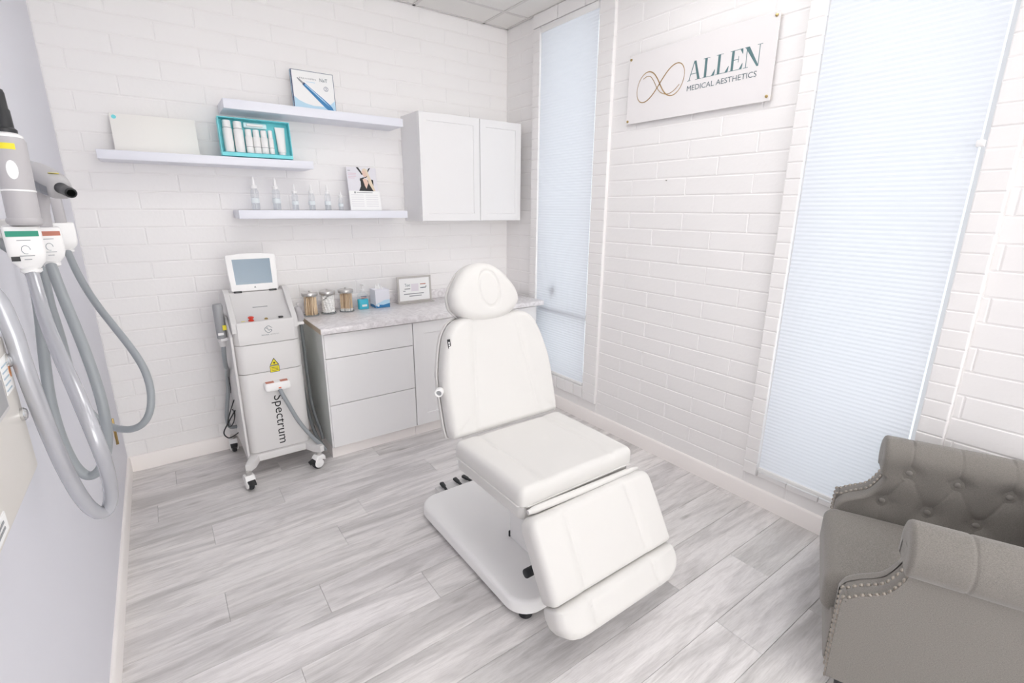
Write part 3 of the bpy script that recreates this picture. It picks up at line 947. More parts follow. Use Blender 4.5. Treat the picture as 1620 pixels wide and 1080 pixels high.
# ------------------------------------------------------------------ things on the worktop
WT = .9305
def jar(x, y, lab, kind):
    q = thing('glass_jar', lab, 'jar', (x, y, WT), group='glass jars with steel lids on the worktop')
    R_, H_ = .051, .152
    bm = bmesh.new()
    lathe(bm, [(R_ - .006, 0), (R_ - .001, .002), (R_, .008), (R_, H_ - .006), (R_ - .005, H_)], 32, T(x, y, WT), cap1=False)
    obj('glass_body', bm, glass_m, q)
    bm = bmesh.new(); lathe(bm, [(R_ - .004, .0005), (R_ + .0015, .002), (R_ + .0015, .006), (R_ - .002, .008)], 32, T(x, y, WT), cap1=False)
    obj('base_rim', bm, mat('thick_glass_base', rgb(150, 156, 156), .15), q)
    bm = bmesh.new()
    lathe(bm, [(R_ + .003, H_ - .010), (R_ + .004, H_ - .008), (R_ + .004, H_ + .010), (R_ + .002, H_ + .0125), (R_ - .02, H_ + .014), (.012, H_ + .015), (.006, H_ + .017), (.008, H_ + .023), (.004, H_ + .026)], 32, T(x, y, WT))
    obj('steel_lid', bm, steel, q)
    rn = random.Random(int(x * 1000))
    bm = bmesh.new()
    if kind == 'sticks':
        for i in range(44):
            a, rr = rn.uniform(0, 2 * PI), (R_ - .009) * math.sqrt(rn.random())
            a2 = a + rn.uniform(-.25, .25); rr2 = min(R_ - .008, rr + rn.uniform(-.008, .008))
            r_ = .0036
            cyl(bm, (x + rr * math.cos(a), y + rr * math.sin(a), WT + .004), (x + rr2 * math.cos(a2), y + rr2 * math.sin(a2), WT + .134 + rn.uniform(-.006, .004)), r_, n=5)
        o = obj('wooden_sticks', bm, stick_m, q); o['kind'] = 'stuff'
    elif kind == 'swabs':
        bm2 = bmesh.new()
        for i in range(44):
            a, rr = rn.uniform(0, 2 * PI), (R_ - .010) * math.sqrt(rn.random())
            a2 = a + rn.uniform(-.3, .3); rr2 = min(R_ - .009, rr + rn.uniform(-.008, .008))
            p0 = Vector((x + rr * math.cos(a), y + rr * math.sin(a), WT + .004)); p1 = Vector((x + rr2 * math.cos(a2), y + rr2 * math.sin(a2), WT + .132))
            cyl(bm, p0.lerp(p1, .12), p1, .0028, n=5)
            cyl(bm2, p0, p0.lerp(p1, .15), .0042, n=6)
        o = obj('swab_sticks', bm, stick_m, q); o['kind'] = 'stuff'
        o = obj('cotton_tips', bm2, cotton_m, q); o['kind'] = 'stuff'
    else:
        for i in range(110):
            lay = i // 11; a = (i % 11) * 2 * PI / 11 + lay * .5
            rr = (R_ - .018) if i % 11 else .0
            r = bmesh.ops.create_icosphere(bm, subdivisions=2, radius=.0135)
            bmesh.ops.transform(bm, matrix=T(x + rr * math.cos(a), y + rr * math.sin(a), WT + .015 + lay * .0125) @ RZ(a) @ Matrix.Diagonal((1, 1.0, .7, 1)), verts=r['verts'])
        o = obj('cotton_balls', bm, cotton_m, q); o['kind'] = 'stuff'
jar(-1.822, -.158, 'glass jar packed with plain wooden sticks, nearest the laser machine', 'sticks')
jar(-1.699, -.150, 'glass jar of white cotton between the two stick jars', 'cotton')
jar(-1.567, -.150, 'glass jar of cotton-tipped wooden swabs beside the blue sanitiser', 'swabs')

# sanitiser pump bottle
x, y = -1.435, -.13
t = thing('sanitiser_bottle', 'clear pump bottle half full of bright blue gel', 'bottle', (x, y, WT))
bm = bmesh.new(); prism(bm, rrect(.078, .044, .015), .075, T(x, y, WT), bev=.003); obj('blue_gel', bm, blue_liq, t)
bm = bmesh.new()
Mx = T(x, y, WT)
rows = []
for z, sx_, sy_ in ((0, .97, .97), (.003, 1, 1), (.09, 1, 1), (.108, .88, .92), (.122, .55, .7), (.130, .34, .62), (.138, .34, .62)):
    rows.append([bm.verts.new(Mx @ Vector((px * sx_ * 1.03, py * sy_ * 1.04, z - .0001))) for px, py in rrect(.080, .046, .016)])
for a_, b_ in zip(rows, rows[1:]):
    nn_ = len(a_)
    for i in range(nn_): bm.faces.new((a_[i], a_[(i + 1) % nn_], b_[(i + 1) % nn_], b_[i]))
bm.faces.new(rows[0]); bm.faces.new(rows[-1])
obj('clear_bottle', bm, clear_pl, t)
bm = bmesh.new(); lathe(bm, [(.015, .136), (.015, .150), (.009, .153), (.007, .160), (.007, .178), (.013, .180), (.013, .188), (.010, .190)], 16, Mx)
obj('pump', bm, plastic_w, t)
obj('pump_spout', nbox(x - .006, x + .006, y - .045, y, WT + .180, WT + .189, bev=.003), plastic_w, t)
Ml = frame((x, y - .0245, WT), (1, 0, 0), (0, 0, 1), (0, -1, 0))
for a, b, c, d, mm in ((-.016, .022, .020, .036, plastic_w), (-.022, .022, .096, .101, navy_p), (-.018, .022, .085, .090, red_p), (-.022, .006, .078, .082, navy_p)):
    flat('label_print', [(a, c), (b, c), (b, d), (a, d)], Ml, mm, t, .0004)

# tissue box
x0, x1, y0, y1 = -1.352, -1.238, -.175, -.060
t = thing('tissue_box', 'white cube tissue box with a blue lower edge on worktop', 'box', (-1.295, -.12, WT))
obj('carton', nbox(x0, x1, y0, y1, WT, WT + .140, bev=.0015, seg=1), mat('tissue_carton', rgb(232, 233, 240), .5), t)
MB = frame((x0, y0 - .0002, WT), (1, 0, 0), (0, 0, 1), (0, -1, 0))
flat('blue_band', [(.001, .001), (.113, .001), (.113, .032), (.06, .022), (.03, .026), (.001, .018)], MB, blue_p, t, .0004)
flat('pale_band', [(.001, .018), (.03, .026), (.06, .022), (.113, .032), (.113, .060), (.07, .058), (.001, .028)], MB, sky_p, t, .0003)
flat('round_badge', [(.020 + .009 * math.cos(a * PI / 8), .020 + .009 * math.sin(a * PI / 8)) for a in range(16)], MB @ T(0, 0, .0005), plastic_w, t, .0003)
MS = frame((x0 - .0002, y1, WT), (0, -1, 0), (0, 0, 1), (-1, 0, 0))
flat('side_band', [(.001, .001), (.114, .001), (.114, .018), (.06, .024), (.001, .020)], MS, blue_p, t, .0004)
bm = bmesh.new()
rn = random.Random(5); g = []
for i in range(9):
    row = []
    for j in range(5):
        u = (i - 4) / 4; v = j / 4
        row.append(bm.verts.new((-1.295 + u * .035 * (1 - .3 * v) , -.118 + .010 * math.sin(i * 1.7) + v * .02, WT + .138 + v * (.028 + .010 * math.cos(i * 1.3)))))
    g.append(row)
for i in range(8):
    for j in range(4): bm.faces.new((g[i][j], g[i + 1][j], g[i + 1][j + 1], g[i][j + 1]))
obj('tissue', bm, paper_m, t)

# framed notice on a foot
M = leaning(-.995, -.115, WT + .004, .03)
t = thing('sign_frame', 'small grey framed notice standing on the worktop by chair headrest', 'sign', (-.995, -.115, WT))
bm = bmesh.new(); w, h, f = .148, .212, .016
for a, b, c, d in ((-w, -w + f, 0, h), (w - f, w, 0, h), (-w + f, w - f, 0, f), (-w + f, w - f, h - f, h)):
    box(bm, a, b, c, d, -.012, 0, bev=.001, seg=1)
obj('grey_frame', bm, mat('silver_frame', rgb(192, 188, 184), .35, metal=.4), t, M=M)
obj('foot', nbox(-1.148, -.838, -.150, -.075, WT, WT + .005, bev=.001, seg=1), mat('silver_frame', (0, 0, 0, 1)), t)
obj('notice_paper', nbox(-w + f, w - f, f, h - f, -.010, -.003), paper_m, t, M=M, smooth=False)
Mn = M @ T(0, 0, -.0029)
text_part('handwritten_word', 'Text', .048, .024, Mn @ T(-.085, .130, 0), slate2_p, t)
for i, (a, y, ww, mm) in enumerate(((-.088, .108, .05, grey_p), (-.100, .092, .02, grey_p), (.050, .140, .05, red_p), (.050, .110, .05, slate2_p), (-.095, .066, .175, grey_p), (-.050, .048, .11, grey_p), (.098, .118, .008, dark_p))):
    flat('text_line', [(a, y), (a + ww, y), (a + ww, y + .007), (a, y + .007)], Mn, mm, t, .0003)
flat('picture_print', [(-.03, .09), (.035, .09), (.035, .15), (-.03, .15)], Mn, mat('faint_lilac_print', rgb(230, 224, 230), .6), t, .0003)

# ------------------------------------------------------------------ wall sign
t = thing('wall_sign', 'white acrylic sign with gold infinity emblem between the windows', 'sign', (-.02, -1.862, 2.41))
obj('acrylic_panel', nbox(-.024, -.018, -2.337, -1.390, 2.212, 2.616, bev=.001, seg=1), acry_m, t)
for y, z in ((-1.405, 2.592), (-1.405, 2.230), (-2.320, 2.234), (-2.320, 2.597)):
    bm = bmesh.new(); cyl(bm, (0, y, z), (-.030, y, z), .0075, n=16, bev=.0015); obj('standoff_screw', bm, brass, t)
Ms = face_right(0, 0, -.0241)                      # local x = -y, local y = z
def serif_letter(ch, u0, w, z0=2.390, h=.098):
    """high-contrast capitals; polygons in a unit of w x h"""
    tk, th, sf = .155, .035, .025
    P = []
    def quad(*p): P.append([(u0 + a * w, z0 + b * h) for a, b in p])
    def ser(x0, x1, top): quad((x0, 1 - sf if top else 0), (x1, 1 - sf if top else 0), (x1, 1 if top else sf), (x0, 1 if top else sf))
    if ch == 'A':
        quad((.42, 1.02), (.56, 1.02), (.93, 0), (.745, 0)); quad((.42, 1.02), (.49, 1.02), (.14, 0), (.09, 0))
        quad((.24, .33), (.72, .33), (.70, .365), (.25, .365)); ser(0, .25, False); ser(.60, 1.03, False)
    elif ch == 'L':
        quad((.13, 0), (.13 + tk + .04, 0), (.13 + tk + .04, 1), (.13, 1)); ser(0, .52, True)
        quad((0, 0), (.95, 0), (.95, sf), (0, sf)); quad((.95, 0), (1.0, .30), (.96, .30), (.72, sf), (.72, 0))
    elif ch == 'E':
        quad((.13, 0), (.13 + tk + .03, 0), (.13 + tk + .03, 1), (.13, 1))
        quad((0, 1 - sf), (.93, 1 - sf), (.93, 1), (0, 1)); quad((0, 0), (.96, 0), (.96, sf), (0, sf))
        quad((.3, .505), (.68, .505), (.68, .535), (.3, .535)); quad((.64, .37), (.68, .37), (.68, .67), (.64, .67))
        quad((.93, 1), (.96, .74), (.92, .74), (.74, 1 - sf), (.74, 1)); quad((.96, 0), (1.0, .28), (.96, .28), (.76, sf), (.76, 0))
    elif ch == 'N':
        quad((.13, 0), (.17, 0), (.17, .97), (.13, .97)); quad((.03, 1), (.28, 1), (.89, .02), (.87, -.03), (.80, -.03))
        quad((.86, -.03), (.90, -.03), (.90, 1), (.86, 1)); ser(0, .30, False); ser(.73, 1.03, True); ser(0, .2, True)
    bm = bmesh.new()
    for i, p in enumerate(P):
        vs = [bm.verts.new((a, b, .0006 + i * .00003)) for a, b in p]; bm.faces.new(vs)
    obj('letter', bm, slate_p, t, smooth=False, M=Ms)
for ch, u, w in (('A', 1.836, .088), ('L', 1.932, .078), ('L', 2.012, .078), ('E', 2.092, .076), ('N', 2.172, .092)):
    serif_letter(ch, u, w)
text_part('lettering', 'MEDICAL AESTHETICS', .413, .0275, Ms @ T(1.839, 2.338, 0), slate2_p, t)
# emblem: two crossing loops with a second strand over the middle
pts = []
cx_, cz_, a_ = 1.640, 2.4155, .172
for i in range(96):
    th = 2 * PI * i / 96
    d = 1 + math.sin(th) ** 2
    u = a_ * math.cos(th) / d; v = 2.12 * a_ * math.sin(th) * math.cos(th) / d * .62 * 1.0
    v = v * 2.0 * .53
    pts.append((cx_ + u + v * .12, cz_ + v + u * .03))
bm = bmesh.new(); ribbon(bm, pts, [.0038 + .0030 * abs(math.sin(2 * PI * i / 96)) for i in range(96)], .0008, closed=True)
obj('infinity_emblem', bm, gold_p, t, smooth=False, M=Ms)
mid = catmull([(1.512, 2.462, 0), (1.540, 2.472, 0), (1.568, 2.466, 0), (1.594, 2.438, 0), (1.620, 2.398, 0), (1.650, 2.366, 0), (1.684, 2.350, 0), (1.716, 2.348, 0), (1.750, 2.360, 0), (1.783, 2.386, 0)], 8)
bm = bmesh.new(); ribbon(bm, [(p.x, p.y) for p in mid], .0040, .0011)
obj('emblem_strand', bm, gold_p, t, smooth=False, M=Ms)

# ------------------------------------------------------------------ treatment chair
def sstep(a, b, x):
    if a > b: return 1 - sstep(b, a, x)
    t = min(1.0, max(0.0, (x - a) / (b - a))); return t * t * (3 - 2 * t)
CX0 = -1.372
t = thing('treatment_chair', 'white padded reclining treatment chair with headrest and dropped leg rest', 'chair', (CX0, -2.0, 0))
chair = t
# base plate on rubber feet
bm = bmesh.new()
prism(bm, rrect(.595, .975, .105, 8), .060, T(CX0, -1.978, .028), bev=.022, seg=4)
obj('base_plate', bm, plastic_w, t, angle=35)
for sx in (-1, 1):
    for y in (-1.58, -2.42):
        bm = bmesh.new(); cyl(bm, (CX0 + sx * .235, y, 0), (CX0 + sx * .235, y, .03), .030, n=20, bev=.003)
        obj('rubber_foot', bm, rubber, t)
# pedal box behind the plate
pb = obj('pedal_box', nbox(-1.515, -1.225, -1.488, -1.40, .004, .060, bev=.006), plastic_g, t)
for xa, xb in ((-1.476, -1.480), (-1.386, -1.380), (-1.330, -1.308)):
    bm = bmesh.new()
    M = frame((xb, -1.492, .068), Vector((xa - xb, .072, .010)).normalized(), Vector((0, 0, 1)).cross(Vector((xa - xb, .072, 0))).normalized(), Vector((0, 0, 1)))
    prism(bm, [(0, -.006), (.03, -.007), (.042, -.012), (.075, -.013), (.08, -.008), (.08, .008), (.075, .013), (.042, .012), (.03, .007), (0, .006)], .010, M, bev=.002)
    obj('foot_pedal', bm, black_m, pb)
    obj('pedal_bracket', nbox(xb - .012, xb + .012, -1.505, -1.488, .055, .070, bev=.002), steel, pb)
# lifting column cover and links
obj('column_cover', nbox(-1.437, -1.290, -2.225, -2.062, .086, .50, bev=.012), plastic_w, t)
obj('column_slot', nbox(-1.436, -1.30, -2.062, -2.054, .086, .118), rubber, t)
obj('lift_arm', nbox(-1.42, -1.32, -2.30, -2.18, .40, .54, bev=.01), plastic_g, t)
obj('seat_latch', nbox(-1.640, -1.600, -2.250, -2.205, .480, .512, bev=.004), steel, t)
# seat pan and cushion
bm = bmesh.new(); prism(bm, rrect(.612, .505, .03, 5), .070, T(CX0, -2.222, .578) @ RX(PI), bev=.018, seg=3)
obj('seat_pan', bm, leather, t)
def h_seat(u, v):
    d = abs(u) - .190
    return .007 * (1 - (u / .33) ** 2) + .004 * (1 - (v / .27) ** 2) - .004 * math.exp(-(d / .006) ** 2) + .006 * sstep(0, .03, d)
sc_ = obj('seat_cushion', cushion(bmesh.new(), rrect(.628, .520, .030, 5), .074, .030, h_seat, M=T(CX0, -2.226, .643), n=150, rings=40), leather, t, angle=60)
bm = bmesh.new(); tube(bm, [(p[0] + CX0, p[1] - 2.226, .5765) for p in resample(rrect(.630, .522, .03, 5), 40)], .0045, n=6, sub=1, closed=True)
obj('piping', bm, leather, sc_)
# backrest
kb = math.hypot(1, .27)
VB = Vector((0, .27 / kb, 1 / kb)); NB = Vector((0, -1 / kb, .27 / kb))
MB_ = frame((CX0, -1.977, .655), Vector((1, 0, 0)), VB, NB)
half = [(.300, -.004), (.312, .006), (.318, .05), (.318, .23), (.312, .30), (.301, .352), (.280, .430), (.260, .480), (.232, .517), (.20, .539), (.155, .550), (.08, .551)]
outl = half + [(-a, b) for a, b in half[::-1]]
def h_back(u, v):
    d = abs(u) - (.188 - .127 * v)
    return .008 * (1 - (u / .33) ** 2) - .0045 * math.exp(-(d / .006) ** 2) + .007 * sstep(0, .035, d)
bc = obj('backrest_cushion', cushion(bmesh.new(), outl, .070, .030, h_back, M=MB_ @ T(0, 0, -.008), n=200, rings=44, center=Vector((0, .28))), leather, t, angle=60)
bm = bmesh.new(); prism(bm, [(a * 1.012, .275 + (b - .275) * 1.012) for a, b in outl], .030, MB_ @ T(0, 0, -.080) @ RX(PI) @ Matrix.Diagonal((1, -1, 1, 1)), bev=.012, seg=3)
obj('backrest_shell', bm, leather, t)
bm = bmesh.new(); tube(bm, [MB_ @ Vector((p.x * 1.010, .275 + (p.y - .275) * 1.010, -.079)) for p in resample(outl, 60)], .0045, n=6, sub=1, closed=True)
obj('piping', bm, leather, bc)
# small woven tag on the side edge
tag_ = obj('side_tag', nbox(-.007, .007, -.030, .030, -.004, .0012), dark_p, t, M=MB_ @ T(-.264, .428, -.0035) @ RY(-.42), smooth=False)
for i, (a, b) in enumerate(((-.018, -.014), (-.010, -.004), (0, .006), (.010, .018))):
    obj('tag_mark', nbox(-.003, .003, a, b, .0013, .0017), plastic_w, tag_, M=MB_ @ T(-.264, .428, -.0035) @ RY(-.42), smooth=False)
# armrest socket on the left side of the back
bm = bmesh.new()
lathe(bm, [(.0115, 0), (.018, 0), (.019, .004), (.019, .030), (.018, .034), (.0125, .034), (.0115, .030), (.0115, .004)], 20, T(-1.698, -1.874, .866) @ Vector((-.62, -.78, 0)).to_track_quat('Z', 'Y').to_matrix().to_4x4(), cap0=False, cap1=False)
obj('armrest_socket', bm, plastic_w, t)
bm = bmesh.new(); cyl(bm, (-1.698, -1.874, .866), (-1.698 - .62 * .028, -1.874 - .78 * .028, .866), .0118, n=16); obj('socket_bore', bm, scan_g, t)
# headrest
MH = frame((-1.393, -1.862, 1.15), Vector((1, 0, 0)), VB, NB)
hp = [(-.190, .116), (-.182, .08), (-.139, .036), (-.082, .014), (-.019, .008), (.058, .012), (.13, .036), (.178, .077), (.187, .105), (.175, .154), (.142, .203), (.10, .248), (.051, .279), (-.007, .290), (-.06, .284), (-.116, .253), (-.161, .2), (-.186, .154)]
hp = [(p.x, p.y) for p in catmull([(a, b, 0) for a, b in hp], 5, True)]
def h_head(u, v):
    e = math.hypot((u - .004) / .056, (v - .160) / .087)
    return .012 * max(0, 1 - (u / .2) ** 2 - ((v - .14) / .16) ** 2) - .007 * math.exp(-((e - 1) / .10) ** 2) - .002 * sstep(1.0, .9, e)
hr = obj('headrest', cushion(bmesh.new(), hp, .075, .038, h_head, M=MH @ T(0, 0, -.006), n=180, rings=60, center=Vector((.003, .155))), leather, t, angle=70)
bm = bmesh.new(); prism(bm, [(a * 1.02, .15 + (b - .15) * 1.02) for a, b in hp], .020, MH @ T(0, 0, -.082) @ RX(PI) @ Matrix.Diagonal((1, -1, 1, 1)), bev=.008, seg=2)
obj('headrest_shell', bm, leather, hr)
obj('headrest_bracket', nbox(-.03, .03, -.08, .08, -.125, -.110), black_m, t, M=MH)
obj('bracket_tab', nbox(-.012, .012, -.004, .012, -.06, -.02), black_m, t, M=MH)
# leg rest and foot section
NL = Vector((0, -.8661, .4998)); VL = Vector((0, -.4998, -.8661))
ML = frame((-1.368, -2.570, .548), Vector((-1, 0, 0)), VL, NL)
def h_leg(u, v):
    d = abs(u) - (.170 + .02 * v)
    return -.0045 * math.exp(-(d / .006) ** 2) + .007 * sstep(0, .04, d) + .004 * (1 - ((v - .13) / .17) ** 2)
def rr4(x, v0, v1, r0, r1):
    out = []
    for sx, vv, r, a0 in ((1, v1, r1, 0), (-1, v1, r1, PI / 2), (-1, v0, r0, PI), (1, v0, r0, 1.5 * PI)):
        for i in range(7):
            a = a0 + PI / 2 * i / 6
            sy = 1 if vv == v1 else -1
            out.append((sx * (x - r) + r * math.cos(a), vv - sy * r + r * math.sin(a)))
    return out
obj('leg_rest', cushion(bmesh.new(), rr4(.333, -.032, .289, .045, .022), .080, .026, h_leg, M=ML @ T(0, 0, -.006), n=160, rings=40), leather, t, angle=60)
def h_foot(u, v):
    d = abs(u) - .178
    return -.0045 * math.exp(-(d / .006) ** 2) + .006 * sstep(0, .04, d) + .006 * (1 - ((v - .36) / .07) ** 2)
fo = [(.322, .292), (.332, .300), (.336, .33), (.331, .365), (.312, .395), (.288, .415), (.25, .427), (.18, .431), (.0, .431)]
fo = fo + [(-a, b) for a, b in fo[::-1]]
obj('foot_rest', cushion(bmesh.new(), fo, .092, .034, h_foot, M=ML @ T(0, 0, -.002), n=160, rings=30, center=Vector((0, .358))), leather, t, angle=60)
bm = bmesh.new(); prism(bm, rr4(.30, .0, .40, .03, .05), .02, ML @ T(0, 0, -.088) @ RX(PI) @ Matrix.Diagonal((1, -1, 1, 1)), bev=.006)
obj('leg_rest_plate', bm, plastic_w, t)
# vinyl-covered hinge flap between seat and leg rest
bm = bmesh.new()
tube(bm, [(-1.668, -2.502, .566), (-1.60, -2.506, .568), (-1.37, -2.512, .566), (-1.14, -2.512, .560), (-1.056, -2.508, .552)], [.010 + .006 * min(1, i / 4) * min(1, (24 - i) / 4) for i in range(25)], n=12, sub=6, flat=.8)
obj('hinge_flap', bm, leather, t)
bm = bmesh.new(); cyl(bm, (-1.676, -2.50, .292), (-1.45, -2.50, .292), .0185, n=20, bev=.005); obj('release_handle', bm, rubber, t)
obj('handle_link', nbox(-1.47, -1.45, -2.52, -2.30, .28, .50, bev=.004), steel, t)

# ------------------------------------------------------------------ wheeled laser machine
t = thing('laser_machine', 'pale grey wheeled laser machine lettered Spectrum with flip-up screen', 'machine', (-2.18, -.36, 0))
lx0, lx1 = -2.368, -1.996
lc = (lx0 + lx1) / 2
def hbody(name, z0, z1, mtl, inset=0.0, y0=-.552, y1=-.07, r=.050):
    bm = bmesh.new(); prism(bm, rrect(lx1 - lx0 - 2 * inset, y1 - y0 - 2 * inset, r, 5, lc, (y0 + y1) / 2), z1 - z0, T(0, 0, z0), bev=.004, seg=2)
    return obj(name, bm, mtl, t)
hbody('lower_panel', .165, .6875, plastic_g)
hbody('body_core', .16, .98, gap_m, .008)
hbody('upper_panel', .691, .871, plastic_g)
# head with sloping control deck
def yz_prism(name, poly, x0, x1, mtl, bev=.004, parent=None):
    bm = bmesh.new(); prism(bm, poly, x1 - x0, frame((x0, 0, 0), (0, 1, 0), (0, 0, 1), (1, 0, 0)), bev=bev)
    return obj(name, bm, mtl, parent or t)
deck = [(-.556, .874), (-.556, .998), (-.548, 1.010), (-.500, 1.016), (-.365, 1.118), (-.335, 1.160), (-.30, 1.160), (-.09, 1.10), (-.07, 1.05), (-.07, .874)]
hb = bmesh.new(); prism(hb, rrect(lx1 - lx0, .482, .050, 6, lc, -.312), .135, T(0, 0, .874), bev=.012, seg=3); obj('head_shell', hb, plastic_g, t)
yz_prism('control_deck', deck, lx0 + .028, lx1 - .028, plastic_g)
rim = [(-.545, .95), (-.545, 1.006), (-.525, 1.028), (-.47, 1.072), (-.38, 1.160), (-.335, 1.183), (-.28, 1.178), (-.10, 1.125), (-.072, 1.08), (-.072, .95)]
yz_prism('side_rim', rim, lx0 + .002, lx0 + .034, plastic_g, .008)
yz_prism('side_rim', rim, lx1 - .034, lx1 - .002, plastic_g, .008)
# side plates that splay to the feet
plate = [(-.560, .120), (-.552, .30), (-.552, .93), (-.40, 1.03), (-.09, 1.00), (-.065, .80), (-.065, .30), (-.05, .120)]
yz_prism('side_plate', plate, lx0 - .014, lx0 - .001, plastic_g, .004)
plate_r = [(-.46, .120), (-.44, .30), (-.40, .93), (-.36, 1.00), (-.09, 1.00), (-.065, .80), (-.065, .30), (-.05, .120)]
yz_prism('side_plate', plate_r, lx1 + .001, lx1 + .010, plastic_g, .003)
# base frame with corner arms
bm = bmesh.new()
arms = [(-.190, -.575), (-.215, -.640), (-.232, -.690), (-.205, -.705), (-.172, -.672), (-.140, -.600), (.140, -.600), (.172, -.672), (.205, -.705), (.232, -.690), (.215, -.640), (.190, -.575),
        (.195, -.10), (.24, -.06), (.22, -.03), (.16, -.055), (-.16, -.055), (-.22, -.03), (-.24, -.06), (-.195, -.10)]
prism(bm, [(lc + a, b + .025) for a, b in arms], .045, T(0, 0, .118), bev=.008, seg=2)
obj('base_frame', bm, plastic_g, t)
def caster(x, y, rot):
    M = T(x, y, 0) @ RZ(rot)
    bm = bmesh.new(); lathe(bm, [(.014, .090), (.017, .094), (.017, .122)], 14, M); c = obj('caster', bm, steel, t)
    bm = bmesh.new(); prism(bm, [(-.042, .056), (-.036, .078), (-.020, .095), (.018, .097), (.032, .080), (.034, .052), (.010, .062), (-.020, .064)], .056, M @ frame((0, .028, 0), (1, 0, 0), (0, 0, 1), (0, -1, 0)), bev=.010, seg=3)
    obj('fork', bm, plastic_w, c)
    bm = bmesh.new(); lathe(bm, [(.02, -.013), (.034, -.013), (.040, -.008), (.040, .008), (.034, .013), (.02, .013)], 24, M @ T(-.012, 0, .040) @ RX(PI / 2))
    obj('wheel', bm, rubber, c)
    for s in (-1, 1):
        bm = bmesh.new(); lathe(bm, [(.030, -.004), (.030, .002), (.026, .005), (.010, .006)], 20, M @ T(-.012, s * .021, .041) @ RX(s * -PI / 2))
        obj('wheel_cheek', bm, plastic_w, c)
    bm = bmesh.new(); prism(bm, [(-.076, -.019), (-.070, .019), (-.035, .023), (-.02, .012), (-.02, -.012), (-.035, -.023)], .012, M @ T(0, 0, .070) @ RY(-.30), bev=.003)
    obj('brake_pedal', bm, black_m, c)
caster(-2.402, -.668, PI / 2 + .15)
caster(-1.982, -.650, .25)
caster(-2.412, -.060, PI / 2 - .1)
caster(-1.965, -.060, .6)
# screen
MSn = frame((-2.184, -.338, 1.166), (1, 0, 0), Vector((0, .16, 1)).normalized(), Vector((0, -1, .16)).normalized())
bm = bmesh.new()
so = [(-.134, .006), (-.128, 0), (.128, 0), (.134, .006), (.142, .215), (.135, .226), (.06, .233), (0, .235), (-.06, .233), (-.135, .226), (-.142, .215)]
prism(bm, so, .028, MSn @ T(0, 0, -.028), bev=.006, seg=2)
sc = obj('screen_housing', bm, plastic_w, t)
bm = bmesh.new(); prism(bm, [(-.104, .043), (.104, .043), (.107, .198), (-.107, .198)], .0012, MSn @ T(0, 0, -.0004)); obj('display', bm, screen_m, sc, smooth=False)
flat('maker_mark', [(-.006, .018), (.006, .018), (.003, .028), (-.003, .028)], MSn @ T(0, 0, .0002), grey_p, sc, .0004)
for x in (-.100, .100):
    obj('hinge', nbox(x - .022, x + .022, -.008, .004, -.024, .002, bev=.002), black_m, sc, M=MSn)
# deck controls
MD = frame((lc, -.530, 1.0135), (1, 0, 0), Vector((0, 1, .12)).normalized(), Vector((0, -.12, 1)).normalized())
bm = bmesh.new(); lathe(bm, [(.016, 0), (.016, .003), (.0105, .004), (.0105, .014), (.0165, .017), (.0165, .022), (.012, .025)], 20, MD @ T(-.074, .006, 0)); obj('emergency_stop', bm, red_m, t)
bm = bmesh.new(); lathe(bm, [(.010, 0), (.010, .004), (.007, .006), (.007, .008)], 16, MD @ T(.009, .008, 0)); obj('key_switch', bm, brass, t)
obj('rocker_switch', nbox(-.013, .013, -.010, .010, 0, .007, bev=.002), black_m, t, M=MD @ T(.092, .010, 0))
flat('yellow_label', [(-.010, -.004), (.010, -.004), (.010, .004), (-.010, .004)], MD @ T(-.118, .004, .0005), yellow_p, t)
MSl = frame((lc, -.500, 1.016), (1, 0, 0), Vector((0, .135, .102)).normalized(), Vector((0, -.102, .135)).normalized())
obj('card_slot', nbox(-.044, .040, .095, .101, -.002, .0012), scan_g, t, M=MSl, smooth=False)
# front graphics
MFt = face_back(0, -.5565, 0)
MFp = face_back(0, -.5525, 0)
bm = bmesh.new()
ring_ = [(-2.173 + .021 * math.cos(a * PI / 16) * (1 + .10 * math.sin(5 * a * PI / 16)), .957 + .019 * math.sin(a * PI / 16) * (1 + .08 * math.cos(4 * a * PI / 16))) for a in range(32)]
ribbon(bm, ring_[2:31], .0026)
sw_ = catmull([(-2.188, .962, 0), (-2.178, .966, 0), (-2.176, .956, 0), (-2.170, .950, 0), (-2.160, .956, 0), (-2.156, .948, 0)], 5)
ribbon(bm, [(p.x, p.y) for p in sw_], .0028, .0010)
obj('swirl_emblem', bm, slate2_p, t, smooth=False, M=MFt)
text_part('maker_lettering', 'ROHRER', .042, .0075, MFt @ T(-2.214, .920, 0), slate2_p, t)
text_part('maker_lettering', 'AESTHETICS', .050, .0060, MFt @ T(-2.168, .9207, 0), grey_p, t)
flat('warning_triangle', [(-2.192, .7245), (-2.138, .7245), (-2.165, .772)], MFp, dark_p, t)
flat('warning_triangle_fill', [(-2.186, .728), (-2.144, .728), (-2.165, .7645)], MFp @ T(0, 0, .0005), yellow_p, t, .0004)
flat('laser_burst', [(-2.165 + (.009 if i % 2 else .004) * math.cos(i * PI / 8), .740 + (.009 if i % 2 else .004) * math.sin(i * PI / 8)) for i in range(16)], MFp @ T(0, 0, .0009), dark_p, t, .0003)
flat('warning_plate', [(-2.193, .680), (-2.138, .680), (-2.138, .7215), (-2.193, .7215)], MFp, dark_p, t)
flat('warning_plate_fill', [(-2.1905, .6825), (-2.1405, .6825), (-2.1405, .719), (-2.1905, .719)], MFp @ T(0, 0, .0005), yellow_p, t, .0004)
for z in (.690, .699, .708):
    flat('warning_text_line', [(-2.185, z), (-2.146, z), (-2.146, z + .0025), (-2.185, z + .0025)], MFp @ T(0, 0, .0009), dark_p, t, .0003)
